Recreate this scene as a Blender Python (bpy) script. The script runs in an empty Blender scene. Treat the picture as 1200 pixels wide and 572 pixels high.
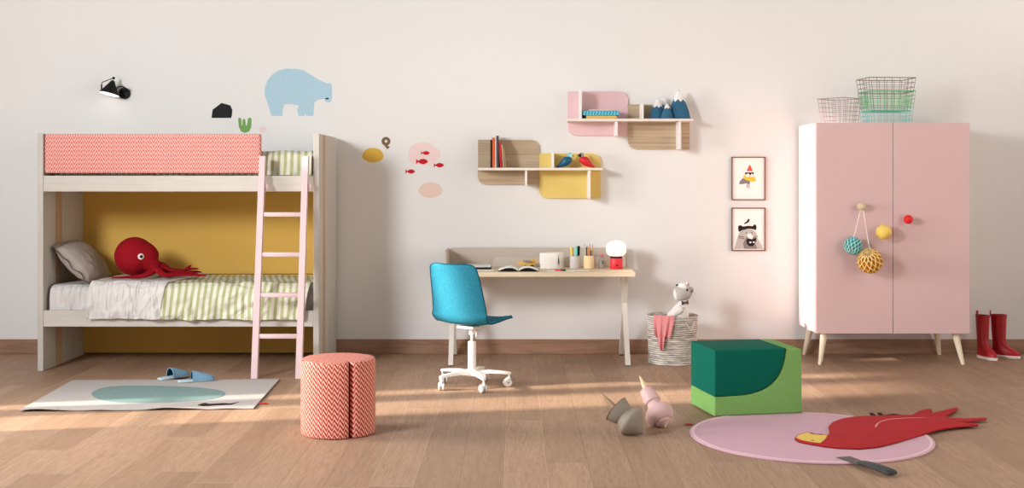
import bpy, bmesh, math, random
from mathutils import Vector, Matrix, noise
random.seed(7)
PI = math.pi
sc = bpy.context.scene
COL = sc.collection

# ------------------------------------------------------------------ metric layout
F, CX, CY, H = 1394.0, 605.0, 211.0, 1.46       # pixel focal length, eye point, eye height
def wx(px, Y): return (px - CX) * Y / F
def wz(py, Y): return H - (py - CY) * Y / F
def gy(py): return H * F / (py - CY)
def gp(px, py, z=0.0):
    Y = (H - z) * F / (py - CY)
    return Vector((wx(px, Y), Y, z))
WY = 10.0                                        # back wall

# ------------------------------------------------------------------ materials
def lin(c):
    out = []
    for v in c:
        v /= 255.0
        out.append(v / 12.92 if v <= 0.04045 else ((v + 0.055) / 1.055) ** 2.4)
    return (*out, 1.0)

class NT:
    def __init__(s, name):
        s.m = bpy.data.materials.new(name); s.m.use_nodes = True
        s.t = s.m.node_tree; s.b = s.t.nodes['Principled BSDF']
    def n(s, typ, **kw):
        nd = s.t.nodes.new(typ)
        for k, v in kw.items(): setattr(nd, k, v)
        return nd
    def l(s, a, b): s.t.links.new(a, b)
    def put(s, sock, v):
        if isinstance(v, bpy.types.NodeSocket): s.l(v, sock)
        else: sock.default_value = v
    def M(s, op, a, b=None, c=None, clamp=False):
        nd = s.n('ShaderNodeMath', operation=op, use_clamp=clamp)
        s.put(nd.inputs[0], a)
        if b is not None: s.put(nd.inputs[1], b)
        if c is not None: s.put(nd.inputs[2], c)
        return nd.outputs[0]
    def mix(s, f, a, b, mode='MIX'):
        nd = s.n('ShaderNodeMix', data_type='RGBA', blend_type=mode)
        s.put(nd.inputs[0], f); s.put(nd.inputs[6], a); s.put(nd.inputs[7], b)
        return nd.outputs[2]
    def coords(s, kind='Object', scale=(1, 1, 1), off=None):
        tc = s.n('ShaderNodeTexCoord'); mp = s.n('ShaderNodeMapping')
        s.l(tc.outputs[kind], mp.inputs[0]); mp.inputs['Scale'].default_value = scale
        if off: mp.inputs['Location'].default_value = off
        return mp.outputs[0]
    def noise(s, vec, scale, detail=3, rough=.55, dist=0):
        nd = s.n('ShaderNodeTexNoise'); s.l(vec, nd.inputs['Vector'])
        nd.inputs['Scale'].default_value = scale; nd.inputs['Detail'].default_value = detail
        nd.inputs['Roughness'].default_value = rough; nd.inputs['Distortion'].default_value = dist
        return nd.outputs['Fac']
    def ramp(s, f, stops):
        nd = s.n('ShaderNodeValToRGB'); s.l(f, nd.inputs[0])
        e = nd.color_ramp.elements
        while len(e) < len(stops): e.new(0.5)
        for el, (p, c) in zip(e, stops): el.position = p; el.color = c
        return nd.outputs[0]
    def bump(s, h, strength, dist=.01):
        nd = s.n('ShaderNodeBump'); s.l(h, nd.inputs['Height'])
        nd.inputs['Strength'].default_value = strength; nd.inputs['Distance'].default_value = dist
        s.l(nd.outputs[0], s.b.inputs['Normal'])
    def fin(s, col, rough=.6, spec=.3, metal=0):
        s.put(s.b.inputs['Base Color'], col); s.put(s.b.inputs['Roughness'], rough)
        s.b.inputs['Specular IOR Level'].default_value = spec; s.b.inputs['Metallic'].default_value = metal
        return s.m

def plain(name, c, rough=.55, spec=.3, var=.04, vs=6, bump=0, bs=200, metal=0):
    t = NT(name); v = t.coords()
    f = t.noise(v, vs)
    a = lin(c); lo = tuple(x * (1 - var) for x in a[:3]) + (1,); hi = tuple(min(1, x * (1 + var)) for x in a[:3]) + (1,)
    col = t.mix(f, lo, hi)
    if bump: t.bump(t.noise(v, bs, 2), bump, .002)
    return t.fin(col, rough, spec, metal)

def fabric(name, c, var=.18, scale=160, bump=.5, rough=.9, c2=None):
    t = NT(name); v = t.coords()
    f = t.noise(v, scale, 2, .7); g = t.noise(v, 9, 2)
    a = lin(c); lo = tuple(x * (1 - var) for x in a[:3]) + (1,)
    hi = lin(c2) if c2 else tuple(min(1, x * (1 + var)) for x in a[:3]) + (1,)
    f2 = t.ramp(f, [(.35, (0, 0, 0, 1)), (.65, (1, 1, 1, 1))])
    col = t.mix(f2, lo, hi)
    col = t.mix(t.M('MULTIPLY', g, .18), col, lo)
    t.bump(f, bump, .003)
    m = t.fin(col, rough, .15)
    t.b.inputs['Sheen Weight'].default_value = 0.0
    return m

def wood(name, c1, c2, scale=(3, 40, 40), rough=.5, spec=.25):
    t = NT(name); v = t.coords(scale=scale)
    f = t.noise(v, 1.0, 4, .6, .6)
    col = t.ramp(f, [(.32, lin(c2)), (.68, lin(c1))])
    t.bump(f, .08, .002)
    return t.fin(col, rough, spec)

def stripes(name, c1, c2, period):
    t = NT(name); v = t.coords('Object')
    sp = t.n('ShaderNodeSeparateXYZ'); t.l(v, sp.inputs[0])
    wob = t.noise(v, 2.2, 1)
    x = t.M('ADD', sp.outputs[0], t.M('MULTIPLY', wob, .07))
    x = t.M('ADD', x, t.M('MULTIPLY', sp.outputs[1], .22))
    x = t.M('ADD', x, t.M('MULTIPLY', sp.outputs[2], -.10))
    fr = t.M('FRACT', t.M('DIVIDE', x, period))
    f = t.ramp(fr, [(0, (0, 0, 0, 1)), (.04, (1, 1, 1, 1)), (.46, (1, 1, 1, 1)), (.50, (0, 0, 0, 1))])
    col = t.mix(f, lin(c2), lin(c1))
    col = t.mix(t.M('MULTIPLY', t.noise(v, 300, 2), .18), col, lin((205, 198, 180)))
    t.bump(t.noise(v, 6, 2, .45, .9), .9, .05)
    return t.fin(col, .9, .1)

def chevron(name, p, q, amp, c1, c2, asym=.5):
    t = NT(name)
    tc = t.n('ShaderNodeTexCoord'); sp = t.n('ShaderNodeSeparateXYZ'); t.l(tc.outputs['UV'], sp.inputs[0])
    u, v = sp.outputs[0], sp.outputs[1]
    fr = t.M('FRACT', t.M('DIVIDE', u, p))
    tri = t.M('MINIMUM', t.M('DIVIDE', fr, asym), t.M('DIVIDE', t.M('SUBTRACT', 1.0, fr), 1 - asym))
    # strokes: two half columns of slanted dashes offset against one another
    val = t.M('FRACT', t.M('DIVIDE', t.M('ADD', v, t.M('MULTIPLY', tri, amp)), q))
    f = t.ramp(val, [(0, (0, 0, 0, 1)), (.06, (1, 1, 1, 1)), (.52, (1, 1, 1, 1)), (.60, (0, 0, 0, 1))])
    nz = t.noise(tc.outputs['UV'], 500, 2)
    col = t.mix(f, lin(c2), lin(c1))
    col = t.mix(t.M('MULTIPLY', nz, .25), col, lin((225, 120, 110)))
    t.bump(val, .3, .002)
    return t.fin(col, .9, .1)

def floor_mat():
    t = NT('oak_planks'); v = t.coords()
    sp = t.n('ShaderNodeSeparateXYZ'); t.l(v, sp.inputs[0]); X, Y = sp.outputs[0], sp.outputs[1]
    W, L = .215, 1.9
    xi = t.M('DIVIDE', t.M('ADD', X, 20.056), W); i = t.M('FLOOR', xi); fx = t.M('FRACT', xi)
    wn = t.n('ShaderNodeTexWhiteNoise', noise_dimensions='1D'); t.l(i, wn.inputs['W'])
    yj = t.M('DIVIDE', t.M('ADD', Y, t.M('MULTIPLY', wn.outputs['Value'], 7.7)), L)
    j = t.M('FLOOR', yj); fy = t.M('FRACT', yj)
    cb = t.n('ShaderNodeCombineXYZ'); t.l(i, cb.inputs[0]); t.l(j, cb.inputs[1])
    w2 = t.n('ShaderNodeTexWhiteNoise', noise_dimensions='2D'); t.l(cb.outputs[0], w2.inputs['Vector'])
    r = w2.outputs['Value']
    base = t.ramp(r, [(0, lin((140, 110, 88))), (.5, lin((158, 126, 102))), (1, lin((174, 142, 116)))])
    # grain along Y, shifted per plank
    gx = t.M('ADD', t.M('MULTIPLY', X, 1.0), t.M('MULTIPLY', r, 31.0))
    cv = t.n('ShaderNodeCombineXYZ'); t.l(gx, cv.inputs[0]); t.l(t.M('MULTIPLY', Y, .07), cv.inputs[1]); t.l(r, cv.inputs[2])
    g = t.noise(cv.outputs[0], 55, 6, .7, 1.6)
    g2 = t.noise(cv.outputs[0], 4.0, 3, .5, 2.2)
    gr = t.ramp(g, [(.42, (0, 0, 0, 1)), (.62, (1, 1, 1, 1))])
    col = t.mix(t.M('MULTIPLY', gr, .55), base, lin((112, 82, 60)))
    col = t.mix(t.M('MULTIPLY', g2, .45), col, lin((192, 160, 134)))
    cv2 = t.n('ShaderNodeCombineXYZ'); t.l(X, cv2.inputs[0]); t.l(t.M('MULTIPLY', Y, .4), cv2.inputs[1])
    sm = t.noise(cv2.outputs[0], 1.6, 3)
    col = t.mix(t.M('MULTIPLY', sm, .22), col, lin((150, 118, 98)))
    ex = t.M('MINIMUM', fx, t.M('SUBTRACT', 1.0, fx)); ey = t.M('MINIMUM', fy, t.M('SUBTRACT', 1.0, fy))
    jx = t.M('LESS_THAN', ex, .010); jy = t.M('LESS_THAN', ey, .0014)
    jm = t.M('MAXIMUM', jx, jy)
    jc = t.mix(t.M('GREATER_THAN', wn.outputs['Value'], .72), lin((120, 90, 72)), lin((222, 194, 166)))
    col = t.mix(t.M('MULTIPLY', jm, .55), col, jc)
    t.bump(g, .10, .002)
    return t.fin(col, t.M('ADD', t.M('MULTIPLY', g, .2), .42), .22)

def emit(name, c, s):
    t = NT(name); t.b.inputs['Emission Color'].default_value = lin(c); t.b.inputs['Emission Strength'].default_value = s
    return t.fin(lin(c), .4, .3)

MT = {}
def mk():
    MT['wall'] = plain('plaster_wall', (232, 230, 228), .9, .1, .015, 1.5, .15, 90)
    MT['floor'] = floor_mat()
    MT['base'] = wood('oak_baseboard', (172, 136, 112), (140, 106, 84), (2.2, 30, 26), .5)
    MT['bedgrey'] = wood('pale_grey_wood', (198, 193, 185), (188, 182, 173), (30, 30, 2), .6, .2)
    MT['rail'] = wood('pale_grey_rail', (206, 200, 192), (196, 190, 181), (2, 30, 60), .6, .2)
    MT['strip'] = wood('tan_groove', (196, 168, 140), (176, 146, 118), (40, 40, 3), .6)
    MT['mustard'] = plain('mustard_panel', (216, 174, 88), .75, .15, .05, 3)
    MT['chev'] = chevron('red_white_weave', .038, .033, .056, (206, 62, 68), (244, 214, 200))
    MT['chevp'] = chevron('red_white_weave_small', .032, .029, .031, (172, 20, 32), (232, 190, 168), .66)
    MT['sheet'] = fabric('white_linen', (218, 212, 208), .04, 220, .25)
    t = NT('crumpled_linen'); v = t.coords(); w1 = t.noise(v, 5, 2, .45, .9); w2 = t.noise(t.coords(scale=(26, 3, 3)), 1.0, 2, .5, .8)
    t.bump(t.M('ADD', w1, t.M('MULTIPLY', w2, .5)), .9, .06); MT['linen'] = t.fin(t.mix(w1, lin((212, 207, 204)), lin((222, 217, 213))), .9, .1)
    MT['pillow'] = fabric('taupe_linen', (178, 168, 160), .08, 220, .3)
    MT['strgreen'] = stripes('green_striped_linen', (172, 178, 128), (222, 219, 205), .050)
    MT['red'] = fabric('red_felt', (150, 16, 30), .12, 120, .4)
    MT['white'] = plain('white_lacquer', (238, 234, 230), .4, .4, .01)
    MT['black'] = plain('black_lacquer', (22, 21, 22), .6, .2, .05)
    MT['ladder'] = plain('pink_lacquer_ladder', (212, 186, 188), .5, .3, .02)
    MT['blackd'] = plain('black_vinyl', (16, 17, 20), .6, .2, .03)
    MT['bear'] = plain('light_blue_vinyl', (177, 207, 222), .8, .1, .07, 40)
    MT['green'] = plain('green_vinyl', (124, 165, 96), .8, .1, .05, 60)
    MT['mustv'] = plain('mustard_vinyl', (228, 186, 84), .8, .1, .08, 20)
    MT['pinkv'] = plain('faint_pink_vinyl', (240, 214, 212), .9, .1, .02, 30)
    MT['peachv'] = plain('faint_peach_vinyl', (232, 205, 192), .9, .1, .03, 30)
    MT['brownv'] = plain('brown_vinyl', (122, 102, 72), .8, .1, .08, 90)
    MT['redv'] = plain('red_vinyl', (196, 34, 46), .8, .1, .08, 120)
    MT['oak'] = wood('light_oak_panel', (206, 186, 158), (176, 152, 124), (1.3, 30, 55), .5)
    MT['desk'] = wood('pale_oak_top', (220, 202, 174), (206, 187, 158), (2, 30, 30), .5)
    MT['yellow'] = plain('yellow_lacquer', (232, 204, 118), .6, .25, .03)
    MT['pink'] = plain('pink_lacquer', (232, 196, 200), .6, .25, .03)
    MT['shelf'] = plain('ivory_lacquer', (236, 224, 214), .5, .3, .02)
    MT['screen'] = plain('greige_screen', (196, 184, 172), .7, .2, .02)
    MT['screen2'] = plain('pale_greige_board', (202, 191, 178), .7, .2, .02)
    MT['legw'] = plain('putty_metal', (222, 214, 204), .45, .4, .02)
    MT['blue'] = fabric('turquoise_wool', (24, 104, 128), .2, 260, .4, .9, (52, 134, 156))
    MT['chrome'] = plain('chrome', (200, 198, 196), .2, .5, .02, metal=1)
    MT['wheel'] = plain('white_wheel', (226, 220, 214), .4, .4, .03)
    MT['ward'] = plain('pink_lacquer_wardrobe', (214, 182, 182), .6, .2, .02, 60)
    MT['wardleg'] = plain('cream_turned_wood', (236, 222, 196), .5, .3, .05, 12)
    MT['beige'] = wood('beige_knob', (214, 194, 158), (200, 178, 140), (20, 20, 60), .5)
    MT['yknob'] = plain('yellow_knob', (238, 204, 104), .5, .3, .05)
    MT['rknob'] = plain('red_knob', (220, 34, 34), .5, .3, .04)
    MT['teal'] = plain('teal_paper', (96, 206, 210), .8, .1, .06)
    MT['tealw'] = plain('pale_paper_edge', (196, 238, 232), .8, .1, .03)
    MT['ypaper'] = plain('yellow_paper', (244, 190, 70), .8, .1, .08)
    MT['yedge'] = plain('cream_paper_edge', (252, 228, 160), .8, .1, .03)
    MT['cord'] = plain('white_cord', (240, 234, 226), .8, .1, .01)
    MT['wirep'] = plain('rosy_grey_wire', (168, 140, 142), .4, .5, .05)
    MT['wireb'] = plain('brown_wire', (112, 90, 76), .4, .5, .05)
    MT['wireg'] = plain('green_wire', (88, 176, 112), .4, .5, .05)
    MT['wirec'] = plain('aqua_wire', (98, 214, 206), .4, .5, .05)
    MT['boot'] = plain('red_rubber', (166, 16, 28), .35, .5, .08, 10)
    MT['sole'] = plain('white_rubber', (226, 214, 204), .6, .3, .05)
    MT['teald'] = fabric('emerald_felt', (0, 92, 76), .12, 200, .25)
    MT['lgreen'] = fabric('apple_green_felt', (118, 162, 92), .10, 200, .25)
    MT['topg'] = plain('grey_stone_lacquer', (140, 130, 118), .55, .3, .12, 14)
    MT['topp'] = plain('dusty_pink_lacquer', (206, 172, 170), .5, .3, .08, 14)
    MT['stem'] = plain('pale_turned_wood', (222, 196, 158), .5, .3, .08, 20)
    MT['stemd'] = plain('brown_turned_wood', (164, 134, 106), .5, .3, .08, 20)
    MT['rugp'] = fabric('lilac_pink_pile', (206, 166, 180), .08, 260, .4)
    MT['rugpl'] = fabric('pale_pink_piping', (228, 196, 200), .05, 260, .4)
    MT['rugr'] = fabric('red_pile', (172, 42, 46), .14, 200, .5)
    MT['rugred'] = fabric('dark_red_edge', (120, 22, 24), .1, 200, .3)
    MT['rugy'] = fabric('yellow_pile', (226, 190, 100), .08, 200, .4)
    MT['rugb'] = fabric('black_pile', (40, 26, 26), .1, 200, .4)
    MT['rugw'] = fabric('off_white_cotton', (174, 168, 165), .04, 260, .3)
    MT['rugt'] = fabric('sage_teal_cotton', (116, 140, 138), .10, 60, .3)
    MT['slip'] = fabric('grey_blue_felt', (120, 158, 184), .12, 200, .4)
    MT['slipd'] = fabric('petrol_lining', (22, 70, 84), .12, 200, .4)
    MT['slips'] = fabric('pale_blue_sole', (176, 200, 212), .08, 200, .3)
    MT['knife'] = plain('dark_grey_steel', (66, 68, 66), .4, .5, .1, 12)
    MT['knifeh'] = plain('charcoal_handle', (52, 56, 56), .5, .4, .15, 12)
    MT['pinkcloth'] = fabric('salmon_pink_cloth', (218, 142, 142), .1, 160, .4)
    MT['plush'] = fabric('light_grey_plush', (190, 183, 178), .08, 160, .5)
    MT['plushw'] = fabric('white_plush', (236, 232, 228), .05, 160, .5)
    MT['plushd'] = fabric('dark_brown_plush', (92, 78, 72), .1, 160, .5)
    MT['paper'] = plain('white_paper', (244, 240, 234), .8, .1, .01)
    MT['cream'] = plain('cream_paper', (228, 214, 178), .8, .1, .02)
    MT['greyc'] = plain('light_grey_card', (206, 206, 202), .7, .2, .02)
    MT['orange'] = plain('orange_cover', (230, 98, 52), .6, .2, .02)
    MT['redc'] = plain('red_cover', (206, 44, 50), .6, .2, .02)
    MT['dgrey'] = plain('dark_grey_cover', (84, 80, 84), .6, .2, .03)
    MT['ycov'] = plain('mustard_cover', (226, 184, 104), .6, .2, .02)
    MT['tcov'] = plain('teal_cover', (44, 158, 184), .6, .2, .03)
    MT['mint'] = plain('mint_marker', (120, 208, 196), .5, .3, .02)
    MT['pink2'] = plain('blush_cover', (236, 206, 200), .6, .2, .02)
    MT['cupg'] = plain('warm_grey_ceramic', (204, 196, 192), .5, .3, .02)
    MT['cupw'] = wood('pale_wood_cup', (244, 218, 176), (232, 202, 156), (40, 40, 4), .5)
    MT['pencil'] = plain('orange_pencil', (226, 130, 66), .5, .3, .02)
    MT['kraft'] = plain('raw_pencil', (206, 164, 116), .5, .3, .04)
    MT['lampred'] = plain('coral_red_lacquer', (226, 52, 62), .45, .35, .02)
    MT['globe'] = emit('opal_globe', (255, 246, 232), .55)
    MT['shadein'] = emit('white_shade_lining', (255, 250, 244), .9)
    MT['toyw'] = wood('honey_wood', (234, 192, 112), (214, 166, 88), (30, 60, 60), .5)
    MT['mount'] = fabric('petrol_blue_felt', (58, 104, 134), .14, 120, .4)
    MT['snow'] = fabric('white_felt', (240, 236, 234), .04, 120, .4)
    MT['birdb'] = plain('petrol_blue_lacquer', (18, 92, 124), .4, .4, .06)
    MT['birdr'] = plain('scarlet_lacquer', (214, 34, 44), .4, .4, .04)
    MT['birdh'] = plain('sky_blue_lacquer', (120, 200, 214), .4, .4, .04)
    MT['greyb'] = plain('grey_lacquer', (150, 146, 140), .4, .4, .04)
    MT['frame'] = plain('walnut_frame', (122, 90, 72), .5, .3, .06)
    MT['print'] = plain('cream_print_paper', (250, 244, 238), .8, .1, .01)
    MT['pgrey'] = plain('pencil_grey', (138, 128, 126), .8, .1, .15, 90)
    MT['plight'] = plain('wash_grey', (190, 182, 178), .8, .1, .15, 90)
    MT['pyel'] = plain('yellow_wash', (236, 198, 72), .8, .1, .1, 80)
    MT['pred'] = plain('red_wash', (222, 92, 82), .8, .1, .1, 80)
    MT['pdark'] = plain('ink', (44, 38, 40), .8, .1, .1, 80)
    # coiled rope
    t = NT('cotton_rope'); v = t.coords(scale=(4, 4, 26)); f = t.noise(v, 3.0, 3, .6)
    col = t.ramp(f, [(.34, lin((160, 150, 144))), (.5, lin((204, 196, 188))), (.66, lin((232, 226, 220)))])
    sp = t.n('ShaderNodeSeparateXYZ'); t.l(t.coords(), sp.inputs[0])
    fr = t.M('FRACT', t.M('DIVIDE', sp.outputs[2], .385 / 23)); gv = t.ramp(fr, [(0, (0, 0, 0, 1)), (.22, (1, 1, 1, 1)), (.8, (1, 1, 1, 1)), (1, (.1, .1, .1, 1))])
    col = t.mix(t.M('MULTIPLY', t.M('SUBTRACT', 1.0, gv), .75), col, lin((92, 82, 76)))  # darkens the grooves between coils: their shade painted into the colour
    t.bump(t.noise(t.coords(), 180, 2), .4, .003); MT['rope'] = t.fin(col, .9, .1)
    # glass
    t = NT('grey_glass'); t.b.inputs['Transmission Weight'].default_value = .45; MT['glass'] = t.fin(lin((206, 204, 192)), .15, .5)
mk()

# ------------------------------------------------------------------ mesh builder
def catmull(pts, n=6, closed=False):
    P = [Vector(p) for p in pts]; out = []
    N = len(P); rng = range(N if closed else N - 1)
    for i in rng:
        if closed: p0, p1, p2, p3 = P[i - 1], P[i], P[(i + 1) % N], P[(i + 2) % N]
        else: p0, p1, p2, p3 = P[max(i - 1, 0)], P[i], P[i + 1], P[min(i + 2, N - 1)]
        for k in range(n):
            t = k / n
            out.append(.5 * ((2 * p1) + (-p0 + p2) * t + (2 * p0 - 5 * p1 + 4 * p2 - p3) * t * t + (-p0 + 3 * p1 - 3 * p2 + p3) * t ** 3))
    if not closed: out.append(P[-1].copy())
    return out

def interp(v, tab):
    for (a, x), (b, y) in zip(tab, tab[1:]):
        if v <= b: return x + (y - x) * (v - a) / (b - a) if b > a else y
    return tab[-1][1]

class MB:
    def __init__(s): s.bm = bmesh.new()
    def _merge(s, t, mi, mat=None):
        for f in t.faces: f.material_index = mi
        if mat is not None: t.transform(mat)
        me = bpy.data.meshes.new('tmp'); t.to_mesh(me); t.free(); s.bm.from_mesh(me); bpy.data.meshes.remove(me)
        return s
    def box(s, x0, x1, y0, y1, z0, z1, bev=0.0, seg=2, mi=0, M=None):
        t = bmesh.new(); bmesh.ops.create_cube(t, size=1)
        bmesh.ops.transform(t, verts=t.verts, matrix=Matrix.Translation(((x0 + x1) / 2, (y0 + y1) / 2, (z0 + z1) / 2)) @ Matrix.Diagonal((abs(x1 - x0), abs(y1 - y0), abs(z1 - z0), 1)))
        if bev: bmesh.ops.bevel(t, geom=t.edges[:], offset=bev, segments=seg, profile=.5, affect='EDGES')
        return s._merge(t, mi, M)
    def prism(s, pts, d0, d1, plane='XZ', bev=0.0, seg=2, mi=0, M=None):
        """closed 2D outline in a plane pushed from d0 to d1 along the third axis"""
        t = bmesh.new()
        def v3(p, d):
            if plane == 'XZ': return (p[0], d, p[1])
            if plane == 'XY': return (p[0], p[1], d)
            return (d, p[0], p[1])
        a = [t.verts.new(v3(p, d0)) for p in pts]; b = [t.verts.new(v3(p, d1)) for p in pts]
        n = len(pts)
        fa = t.faces.new(a); fb = t.faces.new(list(reversed(b)))
        for i in range(n): t.faces.new((a[i], b[i], b[(i + 1) % n], a[(i + 1) % n]))
        bmesh.ops.recalc_face_normals(t, faces=t.faces)
        if bev:
            ed = set(fa.edges) | set(fb.edges)
            bmesh.ops.bevel(t, geom=list(ed), offset=bev, segments=seg, profile=.5, affect='EDGES')
        big = [f for f in t.faces if len(f.verts) > 4]
        if big: bmesh.ops.triangulate(t, faces=big, ngon_method='EAR_CLIP')
        return s._merge(t, mi, M)
    def tube(s, pts, rad, n=10, flat=1.0, up=(0, 0, 1), mi=0, M=None, cap=True):
        P = [Vector(p) for p in pts]; t = bmesh.new(); rings = []
        R = rad if isinstance(rad, (list, tuple)) else [rad] * len(P)
        a = None
        for i, p in enumerate(P):
            d = (P[min(i + 1, len(P) - 1)] - P[max(i - 1, 0)]).normalized()
            if a is None:
                u = Vector(up)
                if abs(d.dot(u)) > .9: u = Vector((0, 1, 0)) if abs(d.y) < .9 else Vector((1, 0, 0))
                a = d.cross(u).normalized()
            a = (a - d * a.dot(d)).normalized(); b = a.cross(d).normalized()
            rings.append([t.verts.new(p + a * math.cos(2 * PI * k / n) * R[i] + b * math.sin(2 * PI * k / n) * R[i] * flat) for k in range(n)])
        for A, B in zip(rings, rings[1:]):
            for k in range(n): t.faces.new((A[k], A[(k + 1) % n], B[(k + 1) % n], B[k]))
        if cap: t.faces.new(list(reversed(rings[0]))); t.faces.new(rings[-1])
        bmesh.ops.recalc_face_normals(t, faces=t.faces)
        return s._merge(t, mi, M)
    def rings(s, R, mi=0, M=None, cap0=True, cap1=True):
        t = bmesh.new(); V = [[t.verts.new(p) for p in r] for r in R]; n = len(R[0])
        for A, B in zip(V, V[1:]):
            for k in range(n): t.faces.new((A[k], A[(k + 1) % n], B[(k + 1) % n], B[k]))
        if cap0: t.faces.new(list(reversed(V[0])))
        if cap1: t.faces.new(V[-1])
        bmesh.ops.recalc_face_normals(t, faces=t.faces)
        return s._merge(t, mi, M)
    def lathe(s, prof, n=32, mi=0, M=None, cap0=True, cap1=True):
        return s.rings([[(r * math.cos(2 * PI * k / n), r * math.sin(2 * PI * k / n), z) for k in range(n)] for r, z in prof], mi, M, cap0, cap1)
    def ball(s, c, r, n=24, mi=0, M=None):
        if not isinstance(r, (tuple, list)): r = (r, r, r)
        t = bmesh.new(); bmesh.ops.create_uvsphere(t, u_segments=n, v_segments=max(6, n // 2), radius=1)
        T = Matrix.Translation(c) @ Matrix.Diagonal((*r, 1))
        bmesh.ops.transform(t, verts=t.verts, matrix=T)
        return s._merge(t, mi, M)
    def grid(s, fn, nu, nv, thick=0.0, mi=0, M=None):
        t = bmesh.new()
        V = [[t.verts.new(fn(i / nu, j / nv)) for j in range(nv + 1)] for i in range(nu + 1)]
        for i in range(nu):
            for j in range(nv): t.faces.new((V[i][j], V[i + 1][j], V[i + 1][j + 1], V[i][j + 1]))
        bmesh.ops.recalc_face_normals(t, faces=t.faces)
        if thick: bmesh.ops.solidify(t, geom=t.faces[:], thickness=thick)
        return s._merge(t, mi, M)

ORG = {}
def origin(o):
    while o.parent: o = o.parent
    return ORG.get(o.name, Vector((0, 0, 0)))

def finish(mb, name, mats, sub, ang=40, uv=False):
    me = bpy.data.meshes.new(name)
    if sub.length > 0: mb.bm.transform(Matrix.Translation(-sub))
    if uv:
        L = mb.bm.loops.layers.uv.verify()
        for f in mb.bm.faces:
            n = f.normal
            f.normal_update(); n = f.normal
            ax = max(range(3), key=lambda k: abs(n[k]))
            for lp in f.loops:
                c = lp.vert.co
                if callable(uv): lp[L].uv = uv(c, n, f)
                else: lp[L].uv = ((c.x, c.z), (c.y, c.z), (c.x, c.y))[{1: 0, 0: 1, 2: 2}[ax]]
    mb.bm.to_mesh(me); mb.bm.free()
    for m in (mats if isinstance(mats, (list, tuple)) else [mats]): me.materials.append(MT[m] if isinstance(m, str) else m)
    for p in me.polygons: p.use_smooth = True
    me.set_sharp_from_angle(angle=math.radians(ang))
    o = bpy.data.objects.new(name, me); COL.objects.link(o)
    return o

def thing(name, label, cat, loc=(0, 0, 0), rz=0, group=None):
    o = bpy.data.objects.new(name, None); COL.objects.link(o); o.location = loc; o.rotation_euler = (0, 0, rz)
    o.empty_display_size = .05
    o['label'] = label; o['category'] = cat
    if group: o['group'] = group
    ORG[o.name] = Vector(loc) if rz == 0 else Vector((0, 0, 0))
    return o
def part(name, mb, mats, parent, label=None, local=False, ang=40, uv=False):
    """world-built part: parent's origin is taken off; local=True: already in the thing's own frame"""
    o = finish(mb, name, mats, Vector((0, 0, 0)) if local else origin(parent), ang, uv)
    o.parent = parent
    if label: o['label'] = label
    return o
def single(name, mb, mats, label, cat, loc=(0, 0, 0), group=None, ang=40, uv=False):
    o = finish(mb, name, mats, Vector(loc), ang, uv); o.location = loc
    o['label'] = label; o['category'] = cat
    if group: o['group'] = group
    ORG[o.name] = Vector(loc)
    return o
def struct(name, mb, mats, parent=None, ang=40):
    o = finish(mb, name, mats, Vector((0, 0, 0)), ang); o['kind'] = 'structure'
    if parent: o.parent = parent
    return o
def Rx(a): return Matrix.Rotation(a, 4, 'X')
def Ry(a): return Matrix.Rotation(a, 4, 'Y')
def Rz(a): return Matrix.Rotation(a, 4, 'Z')
def T(*a): return Matrix.Translation(a if len(a) == 3 else a[0])

# ------------------------------------------------------------------ the room
struct('floor', MB().box(-5.4, 5.6, -2.5, 10.15, -.12, 0), 'floor')
struct('wall_back', MB().box(-5.4, 5.6, WY, WY + .15, 0, 4.2), 'wall')
struct('wall_right', MB().box(5.4, 5.55, 2.0, WY, 0, 4.2), 'wall')
# unseen left wall; door and window openings shaped to place the sun bands
LX = -5.2
DY0, DY1, DZ = 6.36, 7.50, 2.75
TY0, TY1, TZ0, TZ1 = 7.72, 8.29, 2.75, 4.7
m = MB()
m.box(LX - .15, LX, 3.6, DY0, 0, 6.8); m.box(LX - .15, LX, TY1, WY, 0, 6.8); m.box(LX - .15, LX, DY1, TY0, 0, 6.8)
m.box(LX - .15, LX, DY0, DY1, DZ, 6.8); m.box(LX - .15, LX, TY0, TY1, 0, TZ0); m.box(LX - .15, LX, TY0, TY1, TZ1, 6.8)
struct('wall_left', m, 'wall')
m = MB()
for z in (0.0, 1.0, DZ - .05): m.box(LX - .10, LX - .05, DY0, DY1, z, z + .05)
for y, yw in ((DY0, .04), (DY0 + .50, .24), (DY0 + .92, .30)): m.box(LX - .10, LX - .05, y, min(y + yw, DY1), 0, DZ)  # wide bars added to split the sun on the floor into bands
struct('door_gobo', m, 'white')
m = MB()
for z in (TZ0, TZ1 - .05): m.box(LX - .10, LX - .05, TY0, TY1, z, z + .05)
for y in (TY0, TY1 - .05): m.box(LX - .10, LX - .05, y, y + .05, TZ0, TZ1)
struct('window_gobo', m, 'white')  # unseen opening, placed so the sun meets only the wardrobe's side
m = MB().box(LX, 5.4, WY - .016, WY, 0, .122, .003, 1)
struct('baseboard_back', m, 'base')

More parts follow.
